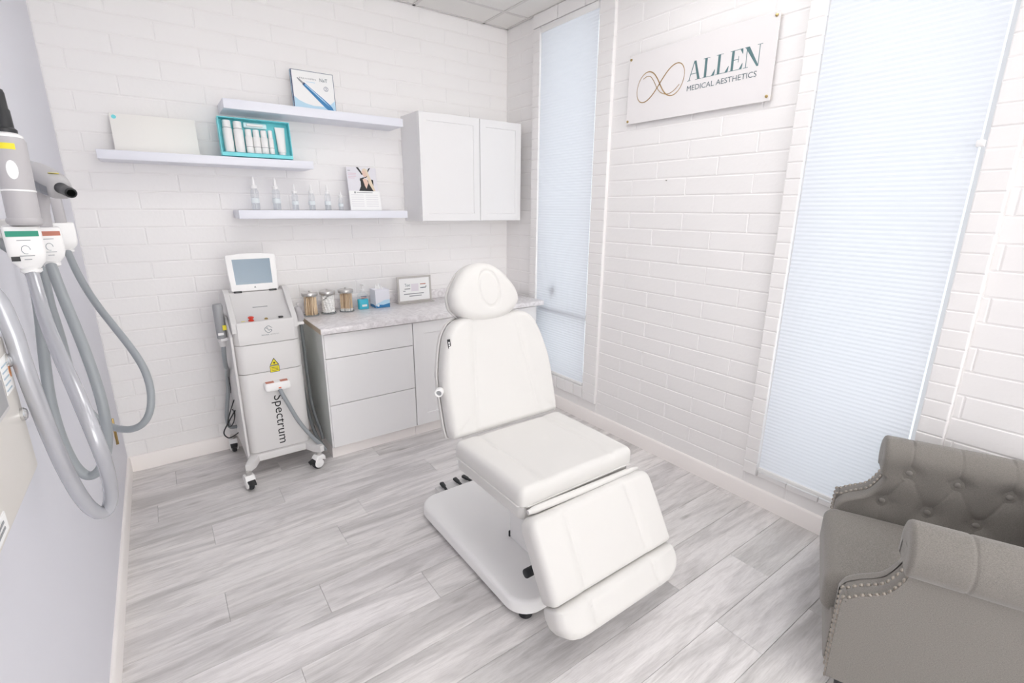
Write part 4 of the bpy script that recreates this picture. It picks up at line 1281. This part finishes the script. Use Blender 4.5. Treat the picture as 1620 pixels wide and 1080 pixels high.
text_part('spectrum_lettering', 'Spectrum', .330, .072, frame((-2.140, -.5525, .526), (0, 0, -1), (1, 0, 0), (0, -1, 0)) @ T(0, -.069, 0), dark_p, t)
# docked front handpiece
bm = bmesh.new(); prism(bm, rrect(.150, .056, .018, 5), .052, face_back(-2.166, -.5525, .598), bev=.012, seg=3)
hp_ = obj('docked_handpiece', bm, plastic_w, t)
obj('handpiece_stripe', nbox(-2.232, -2.185, -.598, -.560, .6255, .6268), red_p, hp_, smooth=False)
obj('handpiece_stripe', nbox(-2.150, -2.106, -.598, -.560, .6255, .6268), red_p, hp_, smooth=False)
flat('orange_button', rrect(.016, .008, .002, 3, -2.158, .589), face_back(0, -.6047, 0), mat('orange_plastic', rgb(226, 120, 84), .4), hp_, .0012)
bm = bmesh.new(); tube(bm, [(-2.160, -.585, .586), (-2.150, -.618, .545), (-2.125, -.640, .475), (-2.082, -.648, .360), (-2.020, -.645, .243), (-1.957, -.628, .145), (-1.922, -.585, .085), (-1.918, -.48, .075), (-1.925, -.33, .12), (-1.935, -.22, .28), (-1.945, -.17, .50), (-1.980, -.16, .60)], .0125, n=12, sub=8)
obj('front_hose', bm, hose_m, t)
# left side handpiece in its cup
bm = bmesh.new(); lathe(bm, [(.024, .900), (.027, .905), (.027, 1.100), (.024, 1.112), (.010, 1.115)], 20, T(-2.410, -.40, 0)); lh = obj('side_handpiece', bm, scan_g, t)
obj('yellow_label', nbox(-2.402, -2.380, -.4285, -.4265, .955, .985), yellow_p, lh, smooth=False)
obj('white_label', nbox(-2.430, -2.400, -.4285, -.4265, .925, .94), plastic_w, lh, smooth=False)
bm = bmesh.new(); lathe(bm, [(.016, .850), (.019, .856), (.019, .876), (.024, .882), (.024, .902)], 16, T(-2.410, -.40, 0)); obj('connector', bm, plastic_g, lh)
obj('holder_bracket', nbox(-2.420, -2.381, -.425, -.375, .885, .905, bev=.004), plastic_w, t)
bm = bmesh.new(); tube(bm, [(-2.410, -.40, .855), (-2.413, -.385, .78), (-2.408, -.33, .70), (-2.398, -.24, .655), (-2.395, -.15, .58), (-2.402, -.12, .47), (-2.425, -.14, .36), (-2.436, -.15, .28), (-2.425, -.13, .215), (-2.385, -.12, .20)], .0125, n=12, sub=8)
obj('side_hose', bm, hose_m, t)
bm = bmesh.new(); tube(bm, [(-2.385, -.20, .35), (-2.43, -.24, .30), (-2.47, -.22, .22), (-2.455, -.20, .17), (-2.43, -.18, .155), (-2.38, -.16, .17)], .004, n=8, sub=8); obj('power_cable', bm, black_m, t)
bm = bmesh.new(); tube(bm, [(-2.385, -.24, .44), (-2.42, -.25, .36), (-2.44, -.24, .29), (-2.43, -.20, .24), (-2.40, -.15, .25), (-2.385, -.13, .30), (-2.40, -.2, .36)], .0035, n=8, sub=8); obj('control_cable', bm, black_m, t)
bm = bmesh.new(); tube(bm, [(-2.40, -.30, .62), (-2.398, -.28, .54), (-2.40, -.27, .50)], .0025, n=6); obj('signal_cable', bm, black_m, t)
# right side handpiece
bm = bmesh.new(); tube(bm, [(-1.964, -.38, 1.045), (-1.957, -.375, 1.02), (-1.948, -.37, .985), (-1.945, -.365, .950)], [.014 + .009 * min(1, i / 6) for i in range(19)], n=14, sub=6); obj('side_handpiece', bm, hand_g, t)
obj('holder_bracket', nbox(-1.990, -1.930, -.40, -.34, .925, .945, bev=.006), plastic_w, t)
bm = bmesh.new(); tube(bm, [(-1.945, -.365, .945), (-1.940, -.36, .80), (-1.936, -.36, .55), (-1.930, -.38, .33), (-1.905, -.42, .17), (-1.900, -.45, .10)], .011, n=10, sub=6); obj('right_hose', bm, mat('dark_hose', rgb(120, 124, 126), .4), t)

# ------------------------------------------------------------------ grey armchair
AW = .79; AA = math.radians(22.7)
t = thing('armchair', 'grey linen button-tufted armchair with rolled arms and nailhead trim', 'armchair', (-.974, -3.335, 0), AA, local=True)
SP = [(.008, .10), (.008, .400), (-.006, .428), (-.021, .441), (-.040, .455), (-.059, .465), (-.078, .476), (-.096, .488), (-.110, .505), (-.120, .523), (-.129, .542), (-.137, .562), (-.142, .585), (-.142, .596)]
def f_front(z):
    if z <= SP[0][1]: return SP[0][0]
    for (fa, za), (fb, zb) in zip(SP, SP[1:]):
        if z <= zb: return fa + (fb - fa) * (z - za) / max(1e-6, zb - za)
    return -.142
AC, ZC, RR = .045, .655, .088        # roll centre (a, z) and radius
def pad(parent, name, smin, smax, mapf, buttons, creases, zlo=.30, ncol=150, seams=(), capfront=True, amp=.020):
    """padded inside face that runs up and over the roll; s runs along the piece, a is measured from its outer face"""
    rows = []
    nz = 40
    for i in range(nz): rows.append(('z', zlo + (ZC - zlo) * i / nz))
    for i in range(34): rows.append(('r', math.radians(-0 + 232 * i / 33)))
    def tuft(s, q):
        h = 0.0
        for (bs, bq) in buttons:
            d2 = (s - bs) ** 2 + (q - bq) ** 2
            h -= amp * math.exp(-d2 / (2 * .027 ** 2)) + .004 * math.exp(-d2 / (2 * .011 ** 2))
        for (s0_, q0, s1_, q1) in creases:
            dx, dy = s1_ - s0_, q1 - q0; L2 = dx * dx + dy * dy
            tt = max(0, min(1, ((s - s0_) * dx + (q - q0) * dy) / L2))
            d = math.hypot(s - s0_ - tt * dx, q - q0 - tt * dy)
            h -= .0035 * math.exp(-(d / .004) ** 2) + .0012 * math.exp(-(d / .014) ** 2)
        for ss in seams: h -= .003 * math.exp(-((s - ss) / .004) ** 2)
        return h
    bm = bmesh.new(); grid = []
    for kind, v in rows:
        if kind == 'z':
            z0, q = v, v; s0 = smin(v)
        else:
            q = ZC + RR * v; s0 = smin(ZC)
        row = []
        for j in range(-3, ncol + 1):
            if j < 0:
                s = s0 + (.0, .001, .005)[j + 3]; ins = (.040, .014, .004)[j + 3]
            else:
                s = s0 + .012 + (smax - s0 - .012) * j / ncol; ins = 0.0
            h = tuft(s, q) - ins
            if kind == 'z': a, z = AC + RR + h, v
            else: a, z = AC + (RR + h) * math.cos(v), ZC + (RR + h) * math.sin(v)
            row.append(bm.verts.new(mapf(s, a, z)))
        grid.append(row)
    for r0, r1 in zip(grid, grid[1:]):
        for j in range(len(r0) - 1): bm.faces.new((r0[j], r0[j + 1], r1[j + 1], r1[j]))
    if capfront:
        roll = [r[0] for (k_, _), r in zip(rows, grid) if k_ == 'r']
        cv = bm.verts.new(mapf(smin(ZC) + .004, AC, ZC))
        for a_, b_ in zip(roll, roll[1:] + roll[:1]): bm.faces.new((a_, b_, cv))
    return obj(name, bm, fabric, parent, angle=70)
NAILS = bmesh.new(); r_ = bmesh.ops.create_uvsphere(NAILS, u_segments=10, v_segments=6, radius=.0078)
for v in NAILS.verts: v.co.z = v.co.z * .65 if v.co.z > 0 else v.co.z * .1
nail_me = bm_mesh('nail_head', NAILS, nail_m)
BT_ = bmesh.new(); bmesh.ops.create_uvsphere(BT_, u_segments=14, v_segments=8, radius=.0125)
for v in BT_.verts: v.co.z = v.co.z * .55
button_me = bm_mesh('button', BT_, fabric_b)
upper = [(.213, .628), (.366, .622), (.519, .618)]
lower = [(.146, .478), (.298, .474), (.450, .470)]
cre = []
for (s, q) in upper: cre.append((s, q, s + .005, ZC + RR * 1.9))
for a_, b_ in ((lower[0], upper[0]), (upper[0], lower[1]), (lower[1], upper[1]), (upper[1], lower[2]), (lower[2], upper[2])): cre.append((a_[0], a_[1], b_[0], b_[1]))
for (s, q) in lower: cre.append((s, q, s, .38))
def arm(side):
    far = side == 'far'
    wmap = (lambda a: AW - a) if far else (lambda a: a)
    body = [(f, z) for f, z in SP] + [(-.124, .602), (-.124, .665), (-.72, .665), (-.72, .10)]
    bm = bmesh.new(); vs0 = [bm.verts.new((wmap(0), f, z)) for f, z in body]; vs1 = [bm.verts.new((wmap(.118), f, z)) for f, z in body]
    bm.faces.new(vs0); bm.faces.new(vs1[::-1])
    n_ = len(body)
    for i in range(n_): bm.faces.new((vs0[i], vs0[(i + 1) % n_], vs1[(i + 1) % n_], vs1[i]))
    o = obj('arm', bm, fabric, t, angle=35)
    if far: o['label'] = 'far arm against the window, tufted inside'
    mp = lambda s, a, z: (wmap(a), -s, z)
    pad(o, 'arm_pad', lambda z: -f_front(z) - .004 if z < .60 else .122, .64, mp, (upper + lower) if far else [], cre if far else [], seams=() if far else (.270,))
    # front band between the two nail rows
    bm = bmesh.new(); P3 = catmull([(f, z, 0) for f, z in SP], 4); ra, rb_ = [], []
    for i, p in enumerate(P3):
        a = P3[max(0, i - 1)]; b = P3[min(len(P3) - 1, i + 1)]; d = (b - a).normalized(); nx, ny = d.y, -d.x
        if nx < 0 and ny < 0: nx, ny = -nx, -ny
        ra.append([bm.verts.new((wmap(av), p.x + nx * k_, p.y + ny * k_)) for av, k_ in ((-.0015, -.006), (-.0015, .002), (.000, .0032), (.062, .0032), (.0635, .002), (.0635, -.006))])
    for r0, r1 in zip(ra, ra[1:]):
        for k in range(5): bm.faces.new((r0[k], r0[k + 1], r1[k + 1], r1[k]))
    obj('front_band', bm, fabric, o)
    # nail heads
    path = [P3[0]]; acc = 0; step = .0205
    for a, b in zip(P3, P3[1:]):
        L = (b - a).length
        while acc + L >= step:
            a = a + (b - a) * ((step - acc) / L); path.append(a.copy()); L = (b - a).length; acc = 0
        acc += L
    for av in (.006, .058):
        for i, p in enumerate(path):
            a = path[max(0, i - 1)]; b = path[min(len(path) - 1, i + 1)]; d = (b - a).normalized()
            nrm = Vector((0, d.y, -d.x))
            if nrm.y < -0.2: nrm = -nrm
            q = Vector((0, 0, 1)).rotation_difference(nrm).to_matrix().to_4x4()
            inst('nail_head', nail_me, o, M=T(wmap(av), p.x + nrm.y * .0032, p.y + nrm.z * .0032) @ q)
    if far:
        for (s, q) in upper + lower:
            inst('button', button_me, o, M=T(wmap(AC + RR - .0165), -s, q) @ RY(-PI / 2))
    return o
arm('far'); arm('near')
# back, same height as the arms
bf = -.76
bm = nbox(.0, AW, bf, bf + .115, .10, .65); bk = obj('back', bm, fabric, t, smooth=False)
bup = [(.20, .622), (.345, .622), (.49, .622), (.62, .622)]; blo = [(.27, .474), (.41, .474), (.55, .474)]
bcr = [(s, q, s, ZC + RR * 1.9) for s, q in bup] + [(blo[i][0], blo[i][1], bup[i + j][0], bup[i + j][1]) for i in range(3) for j in (0, 1)]
pad(bk, 'back_pad', lambda z: -.03, AW + .03, lambda s, a, z: (s, bf + a, z), bup + blo, bcr, capfront=True)
for (s, q) in bup + blo: inst('button', button_me, bk, M=T(s, bf + AC + RR - .0165, q) @ RX(-PI / 2))
# seat
def h_as(u, v): return .016 * (1 - (u / .3) ** 2) * (1 - (v / .36) ** 2)
obj('seat_cushion', cushion(bmesh.new(), rrect(AW - .262, .685, .045, 6), .150, .045, h_as, M=T(AW / 2, -.292, .405), n=120, rings=26), fabric, t, angle=60)
obj('front_rail', nbox(.066, AW - .066, -.05, .020, .10, .285, bev=.012), fabric, t)
obj('seat_deck', nbox(.06, AW - .06, -.70, -.05, .10, .255), fabric, t, smooth=False)
for w_, f_ in ((.045, -.045), (AW - .045, -.045), (.06, -.70), (AW - .06, -.70)):
    bm = bmesh.new(); cyl(bm, (w_, f_, 0), (w_, f_, .102), .016, .026, n=12); obj('leg', bm, black_m, t)

# ------------------------------------------------------------------ wall-hung machine and its handpieces at the left edge
PX = -2.87
t = thing('wall_mounted_machine', 'cream enclosure on the plain wall beside the hanging grey hoses', 'machine', (XL, -3.0, 1.26))
obj('enclosure', nbox(XL + .001, PX, -3.45, -2.722, 1.258, 1.482, bev=.006, seg=3), cream_eq, t)
bm = bmesh.new(); lathe(bm, [(.0105, 0), (.0105, .004), (.0075, .007), (.002, .008)], 16, T(PX, -2.742, 1.357) @ RY(PI / 2)); obj('screw', bm, chrome, t)
bm = bmesh.new(); lathe(bm, [(.0105, 0), (.0105, .004), (.0075, .007), (.002, .008)], 16, T(PX, -2.742, 1.445) @ RY(PI / 2)); obj('screw', bm, chrome, t)
MP = frame((PX + .0005, 0, 0), (0, 1, 0), (0, 0, 1), (1, 0, 0))
lb = flat('label_plate', [(-2.788, 1.402), (-2.738, 1.402), (-2.738, 1.456), (-2.788, 1.456)], MP, paper_m, t)
flat('orange_spot', [(-2.7445 + .0045 * math.cos(a * PI / 10), 1.430 + .010 * math.sin(a * PI / 10)) for a in range(20)], MP @ T(0, 0, .0007), mat('orange_print', rgb(206, 140, 90), .5), lb)
for i in range(5): flat('label_line', [(-2.784, 1.407 + i * .009), (-2.754, 1.407 + i * .009), (-2.754, 1.409 + i * .009), (-2.784, 1.409 + i * .009)], MP @ T(0, 0, .0007), mat('pale_blue_grey_print', rgb(178, 196, 210), .5), lb)
obj('recess_frame', nbox(PX - .001, PX + .003, -3.0, -2.800, 1.386, 1.440, bev=.002), plastic_g, t)
obj('recess', nbox(PX + .0028, PX + .0034, -2.98, -2.808, 1.393, 1.433), scan_g, t, smooth=False)
obj('rating_plate', nbox(PX - .001, PX + .0015, -3.05, -2.938, 1.268, 1.294, bev=.001, seg=1), paper_m, t)
for i in range(2): flat('rating_line', [(-3.03, 1.277 + i * .008), (-2.955, 1.277 + i * .008), (-2.955, 1.280 + i * .008), (-3.03, 1.280 + i * .008)], MP @ T(0, 0, .0015), grey_p, t)

t = thing('handpiece_rack', 'pale grey wall rail carrying three hanging handpieces', 'rack', (XL, -2.0, 1.6))
obj('rail', nbox(XL + .001, XL + .020, -2.42, -1.43, 1.595, 1.635, bev=.004), plastic_g, t)
for y, x1 in ((-2.225, -2.9475), (-1.990, -2.9415), (-1.405, -2.9685)):
    obj('cradle_arm', nbox(XL + .015, x1 + .02, y - .010, y + .010, 1.604, 1.624, bev=.003), plastic_g, t)

GRP = 'handpieces hanging on the left wall'
def connector(parent, c, w, d, h, rot, stripe):
    M = T(*c) @ RZ(rot) @ RX(.05)
    bm = bmesh.new(); rows = []
    for z, k_ in ((h * .5, .93), (h * .5 - .004, 1.0), (-h * .18, 1.0), (-h * .36, .88), (-h * .46, .66), (-h * .5, .60)):
        rows.append([bm.verts.new(M @ Vector((px * k_, py * k_, z))) for px, py in rrect(w, d, min(w, d) * .22, 4)])
    for a_, b_ in zip(rows, rows[1:]):
        m2 = len(a_)
        for i in range(m2): bm.faces.new((a_[i], a_[(i + 1) % m2], b_[(i + 1) % m2], b_[i]))
    bm.faces.new(rows[0]); bm.faces.new(rows[-1])
    o = obj('connector', bm, plastic_w, parent)
    Mf_ = M @ frame((0, -d / 2 - .0004, 0), (1, 0, 0), (0, 0, 1), (0, -1, 0))
    if stripe is not None:
        obj('colour_stripe', nbox(-w * .42, w * .42, h * .27, h * .40, -.0002, .0008), stripe, o, M=Mf_, smooth=False)
        bm = bmesh.new(); ribbon(bm, [(.007 * math.cos(a * PI / 10), -.004 + .009 * math.sin(a * PI / 10)) for a in range(17)], .0010); obj('swirl_mark', bm, slate2_p, o, M=Mf_, smooth=False)
        for zz, ww in ((h * .17, .022), (-.018, .024), (-.026, .012)):
            obj('text_line', nbox(-ww / 2, ww / 2, zz, zz + .0016, 0, .0006), grey_p, o, M=Mf_, smooth=False)
    bm = bmesh.new(); lathe(bm, [(w * .22, -h * .5 - .014), (w * .30, -h * .5 - .010), (w * .30, -h * .5 - .004), (w * .26, -h * .5 - .003), (w * .31, -h * .5 + .003)], 20, M)
    obj('collar', bm, plastic_w, o)
    return o, M

# first handpiece: grey barrel with a black tip, grey hose in its highlight colour
t = thing('laser_handpiece', 'grey barrel handpiece with black tip and green-striped connector', 'handpiece', (-2.89, -2.24, 1.60), group=GRP)
ax0, ax1 = Vector((-2.8815, -2.262, 1.634)), Vector((-2.8775, -2.252, 1.812))
zb = (ax1 - ax0).normalized(); xb_ = (Vector((1, 0, 0)) - zb * zb.x).normalized(); MBr = frame(ax0, xb_, zb.cross(xb_), zb)
L_ = (ax1 - ax0).length
bm = bmesh.new(); lathe(bm, [(.024, -.004), (.0275, 0), (.0275, L_ - .010), (.0235, L_), (.017, L_ + .006)], 28, MBr); br = obj('barrel', bm, hand_g, t)
bm = bmesh.new(); lathe(bm, [(.0285, .000), (.0300, .004), (.0300, .008), (.0285, .012)], 28, MBr); obj('barrel_ring', bm, hand_g, br)
bm = bmesh.new(); lathe(bm, [(.0277, L_ * .375), (.0283, L_ * .378), (.0283, L_ * .392), (.0277, L_ * .395)], 28, MBr, cap0=False, cap1=False); obj('barrel_seam', bm, plastic_w, br)
bm = bmesh.new(); lathe(bm, [(.0245, L_ - .004), (.0245, L_ + .002), (.017, L_ + .007)], 28, MBr); obj('white_end_ring', bm, plastic_w, br)
def barrel_patch(name, a0, a1, z0, z1, mtl, oval=False):
    bm = bmesh.new(); n_ = 14
    if oval:
        vs = [bm.verts.new(MBr @ Vector((.0279 * math.cos((a0 + a1) / 2 + (a1 - a0) / 2 * math.cos(k * PI / 12)), .0279 * math.sin((a0 + a1) / 2 + (a1 - a0) / 2 * math.cos(k * PI / 12)), (z0 + z1) / 2 + (z1 - z0) / 2 * math.sin(k * PI / 12)))) for k in range(24)]
        cc = bm.verts.new(MBr @ Vector((.0282 * math.cos((a0 + a1) / 2), .0282 * math.sin((a0 + a1) / 2), (z0 + z1) / 2)))
        for k in range(24): bm.faces.new((vs[k], vs[(k + 1) % 24], cc))
    else:
        ra = [bm.verts.new(MBr @ Vector((.0279 * math.cos(a0 + (a1 - a0) * k / n_), .0279 * math.sin(a0 + (a1 - a0) * k / n_), z0))) for k in range(n_ + 1)]
        rb2 = [bm.verts.new(MBr @ Vector((.0279 * math.cos(a0 + (a1 - a0) * k / n_), .0279 * math.sin(a0 + (a1 - a0) * k / n_), z1))) for k in range(n_ + 1)]
        for k in range(n_): bm.faces.new((ra[k], ra[k + 1], rb2[k + 1], rb2[k]))
    return obj(name, bm, mtl, br, smooth=True)
CAMA = math.atan2(-3.762 + 2.25, -2.6616 + 2.88)      # direction from the barrel towards the room
barrel_patch('yellow_label', CAMA - 1.1, CAMA + .30, L_ - .028, L_ - .016, yellow_p)
barrel_patch('white_oval', CAMA - .45, CAMA + .22, L_ - .088, L_ - .050, paper_m, oval=True)
bm = bmesh.new(); lathe(bm, [(.017, L_ + .004), (.0175, L_ + .008), (.0175, L_ + .014), (.0135, L_ + .018), (.012, L_ + .052), (.010, L_ + .056), (.009, L_ + .085), (.007, L_ + .092)], 20, MBr); obj('black_tip', bm, black_m, t)
c1, M1 = connector(t, (-2.893, -2.245, 1.585), .062, .048, .090, .12, green_p)
obj('black_window', nbox(-.026, -.012, -.028, -.018, -.0002, .001), black_m, c1, M=M1 @ frame((0, -.0244, 0), (1, 0, 0), (0, 0, 1), (0, -1, 0)), smooth=False)
HA = [(-2.893, -2.245, 1.530), (-2.886, -2.282, 1.477), (-2.872, -2.381, 1.44), (-2.854, -2.456, 1.409), (-2.833, -2.559, 1.375), (-2.814, -2.635, 1.344), (-2.802, -2.682, 1.304), (-2.795, -2.691, 1.256), (-2.794, -2.668, 1.213), (-2.801, -2.621, 1.147), (-2.807, -2.593, 1.102), (-2.816, -2.594, 1.081), (-2.828, -2.599, 1.077), (-2.838, -2.621, 1.105), (-2.845, -2.649, 1.159), (-2.849, -2.676, 1.222), (-2.85, -2.704, 1.287), (-2.85, -2.724, 1.343), (-2.853, -2.731, 1.39), (-2.854, -2.738, 1.445), (-2.857, -2.735, 1.488), (-2.862, -2.72, 1.55), (-2.90, -2.72, 1.60), (-3.004, -2.72, 1.62)]
def smooth_path(P, k=2):
    P = [Vector(p) for p in P]
    for _ in range(k):
        P = [P[0]] + [P[i - 1] * .25 + P[i] * .5 + P[i + 1] * .25 for i in range(1, len(P) - 1)] + [P[-1]]
    return P
bm = bmesh.new(); tube(bm, smooth_path(HA, 1), .0120, n=16, sub=6); obj('hose', bm, hose_lit, t)

# second handpiece: grey scanner head on a stem
t = thing('scanner_handpiece', 'grey scanner handpiece with black nozzle pointing at the brick wall', 'handpiece', (-2.87, -2.1, 1.60), group=GRP)
bm = bmesh.new(); rows = []
for p, ra, rb_ in (((-2.917, -1.845, 1.778), .006, .008), ((-2.905, -1.880, 1.772), .016, .018), ((-2.888, -1.930, 1.758), .024, .026), ((-2.864, -1.993, 1.738), .030, .031), ((-2.842, -2.050, 1.722), .029, .030), ((-2.831, -2.078, 1.714), .024, .025), ((-2.828, -2.086, 1.712), .016, .017)):
    rows.append((Vector(p), ra, rb_))
ax = (rows[-1][0] - rows[0][0]).normalized(); sd = ax.cross(Vector((0, 0, 1))).normalized(); upv = sd.cross(ax)
rg = []
for p, ra, rb_ in rows:
    rg.append([bm.verts.new(p + sd * (ra * math.copysign(abs(math.cos(k * PI / 12)) ** .6, math.cos(k * PI / 12))) + upv * (rb_ * math.copysign(abs(math.sin(k * PI / 12)) ** .75, math.sin(k * PI / 12)))) for k in range(24)])
for a_, b_ in zip(rg, rg[1:]):
    for k in range(24): bm.faces.new((a_[k], a_[(k + 1) % 24], b_[(k + 1) % 24], b_[k]))
bm.faces.new(rg[0]); bm.faces.new(rg[-1])
hd = obj('scanner_head', bm, mat('scanner_grey', rgb(176, 174, 175), .4), t, angle=50)
bm = bmesh.new(); rg = []
for p, ra, rb_ in rows[1:6]:
    o_ = p - upv * rb_ * .10
    rg.append([bm.verts.new(o_ + sd * (s_ * (ra * 1.03)) + upv * (z_ * rb_)) for s_, z_ in ((-1, .25), (-1, -.35), (-.9, -.6))])
    rg[-1] += [bm.verts.new(o_ + sd * (s_ * (ra * 1.03)) + upv * (z_ * rb_)) for s_, z_ in ((.9, -.6), (1, -.35), (1, .25))]
for a_, b_ in zip(rg, rg[1:]):
    for k in (0, 1, 3, 4): bm.faces.new((a_[k], a_[k + 1], b_[k + 1], b_[k]))
obj('dark_side_panel', bm, mat('scanner_dark', rgb(122, 124, 128), .4), hd, smooth=False)
bm = bmesh.new(); lathe(bm, [(.0165, -.004), (.0165, .006), (.0135, .010), (.0120, .060), (.0128, .066), (.0118, .090), (.0085, .092), (.0085, .070)], 20, T(-2.832, -2.074, 1.7175) @ Vector((.026, -.080, -.014)).to_track_quat('Z', 'Y').to_matrix().to_4x4(), cap1=False)
obj('black_nozzle', bm, black_m, hd)
obj('yellow_label', nbox(-.010, .010, -.006, .006, 0, .001), yellow_p, hd, M=T(*(rows[4][0] + upv * .0295)) @ RZ(.3), smooth=False)
bm = bmesh.new(); tube(bm, [(-2.870, -1.985, 1.725), (-2.879, -1.988, 1.69), (-2.886, -1.996, 1.65), (-2.887, -2.002, 1.61)], [.018, .016, .014, .014, .014, .015, .016, .016, .016, .016, .016, .017, .018, .018, .018, .018, .018, .018, .018], n=14, sub=6); obj('stem', bm, hand_g, t)
connector(t, (-2.887, -2.008, 1.576), .062, .046, .088, .25, red_p)
HB = [(-2.888, -2.019, 1.522), (-2.881, -2.052, 1.487), (-2.869, -2.092, 1.431), (-2.855, -2.134, 1.374), (-2.848, -2.152, 1.335), (-2.838, -2.171, 1.263), (-2.832, -2.185, 1.197), (-2.832, -2.191, 1.141), (-2.836, -2.18, 1.089), (-2.846, -2.164, 1.037), (-2.865, -2.141, 0.987), (-2.886, -2.123, 0.956), (-2.908, -2.11, 0.95), (-2.925, -2.112, 0.983), (-2.936, -2.108, 1.046), (-2.94, -2.108, 1.115), (-2.944, -2.095, 1.183), (-2.938, -2.085, 1.266), (-2.932, -2.062, 1.345), (-2.931, -2.023, 1.426), (-2.927, -1.987, 1.505), (-2.95, -1.985, 1.555), (-2.982, -1.985, 1.585), (-2.990, -1.985, 1.594)]
bm = bmesh.new(); tube(bm, smooth_path(HB, 1), .0120, n=16, sub=6); obj('hose', bm, hose_m, t)

# third handpiece: only its connector and thin hose show
t = thing('hanging_handpiece', 'plain white connector end with thin grey hose nearest the corner', 'handpiece', (-2.914, -1.413, 1.60), group=GRP)
connector(t, (-2.914, -1.410, 1.572), .062, .046, .090, .25, None)
HC = [(-2.914, -1.422, 1.515), (-2.898, -1.488, 1.453), (-2.874, -1.55, 1.395), (-2.848, -1.614, 1.338), (-2.816, -1.679, 1.289), (-2.785, -1.744, 1.239), (-2.763, -1.788, 1.193), (-2.746, -1.825, 1.158), (-2.741, -1.847, 1.104), (-2.743, -1.861, 1.058), (-2.757, -1.866, 1.01), (-2.779, -1.861, .977), (-2.816, -1.829, .955), (-2.85, -1.791, .958), (-2.878, -1.767, .968), (-2.904, -1.743, .984), (-2.921, -1.719, 1.018), (-2.934, -1.72, 1.062), (-2.942, -1.719, 1.123), (-2.944, -1.718, 1.201), (-2.944, -1.72, 1.272), (-2.944, -1.727, 1.327), (-2.951, -1.732, 1.375), (-2.945, -1.735, 1.436), (-2.945, -1.735, 1.52), (-2.96, -1.72, 1.56), (-2.985, -1.715, 1.586), (-2.990, -1.715, 1.594)]
bm = bmesh.new(); tube(bm, smooth_path(HC, 1), .0112, n=16, sub=6); obj('hose', bm, hose_m, t)
obj('stem', nbox(-2.930, -2.900, -1.425, -1.395, 1.612, 1.70, bev=.006), hand_g, t)
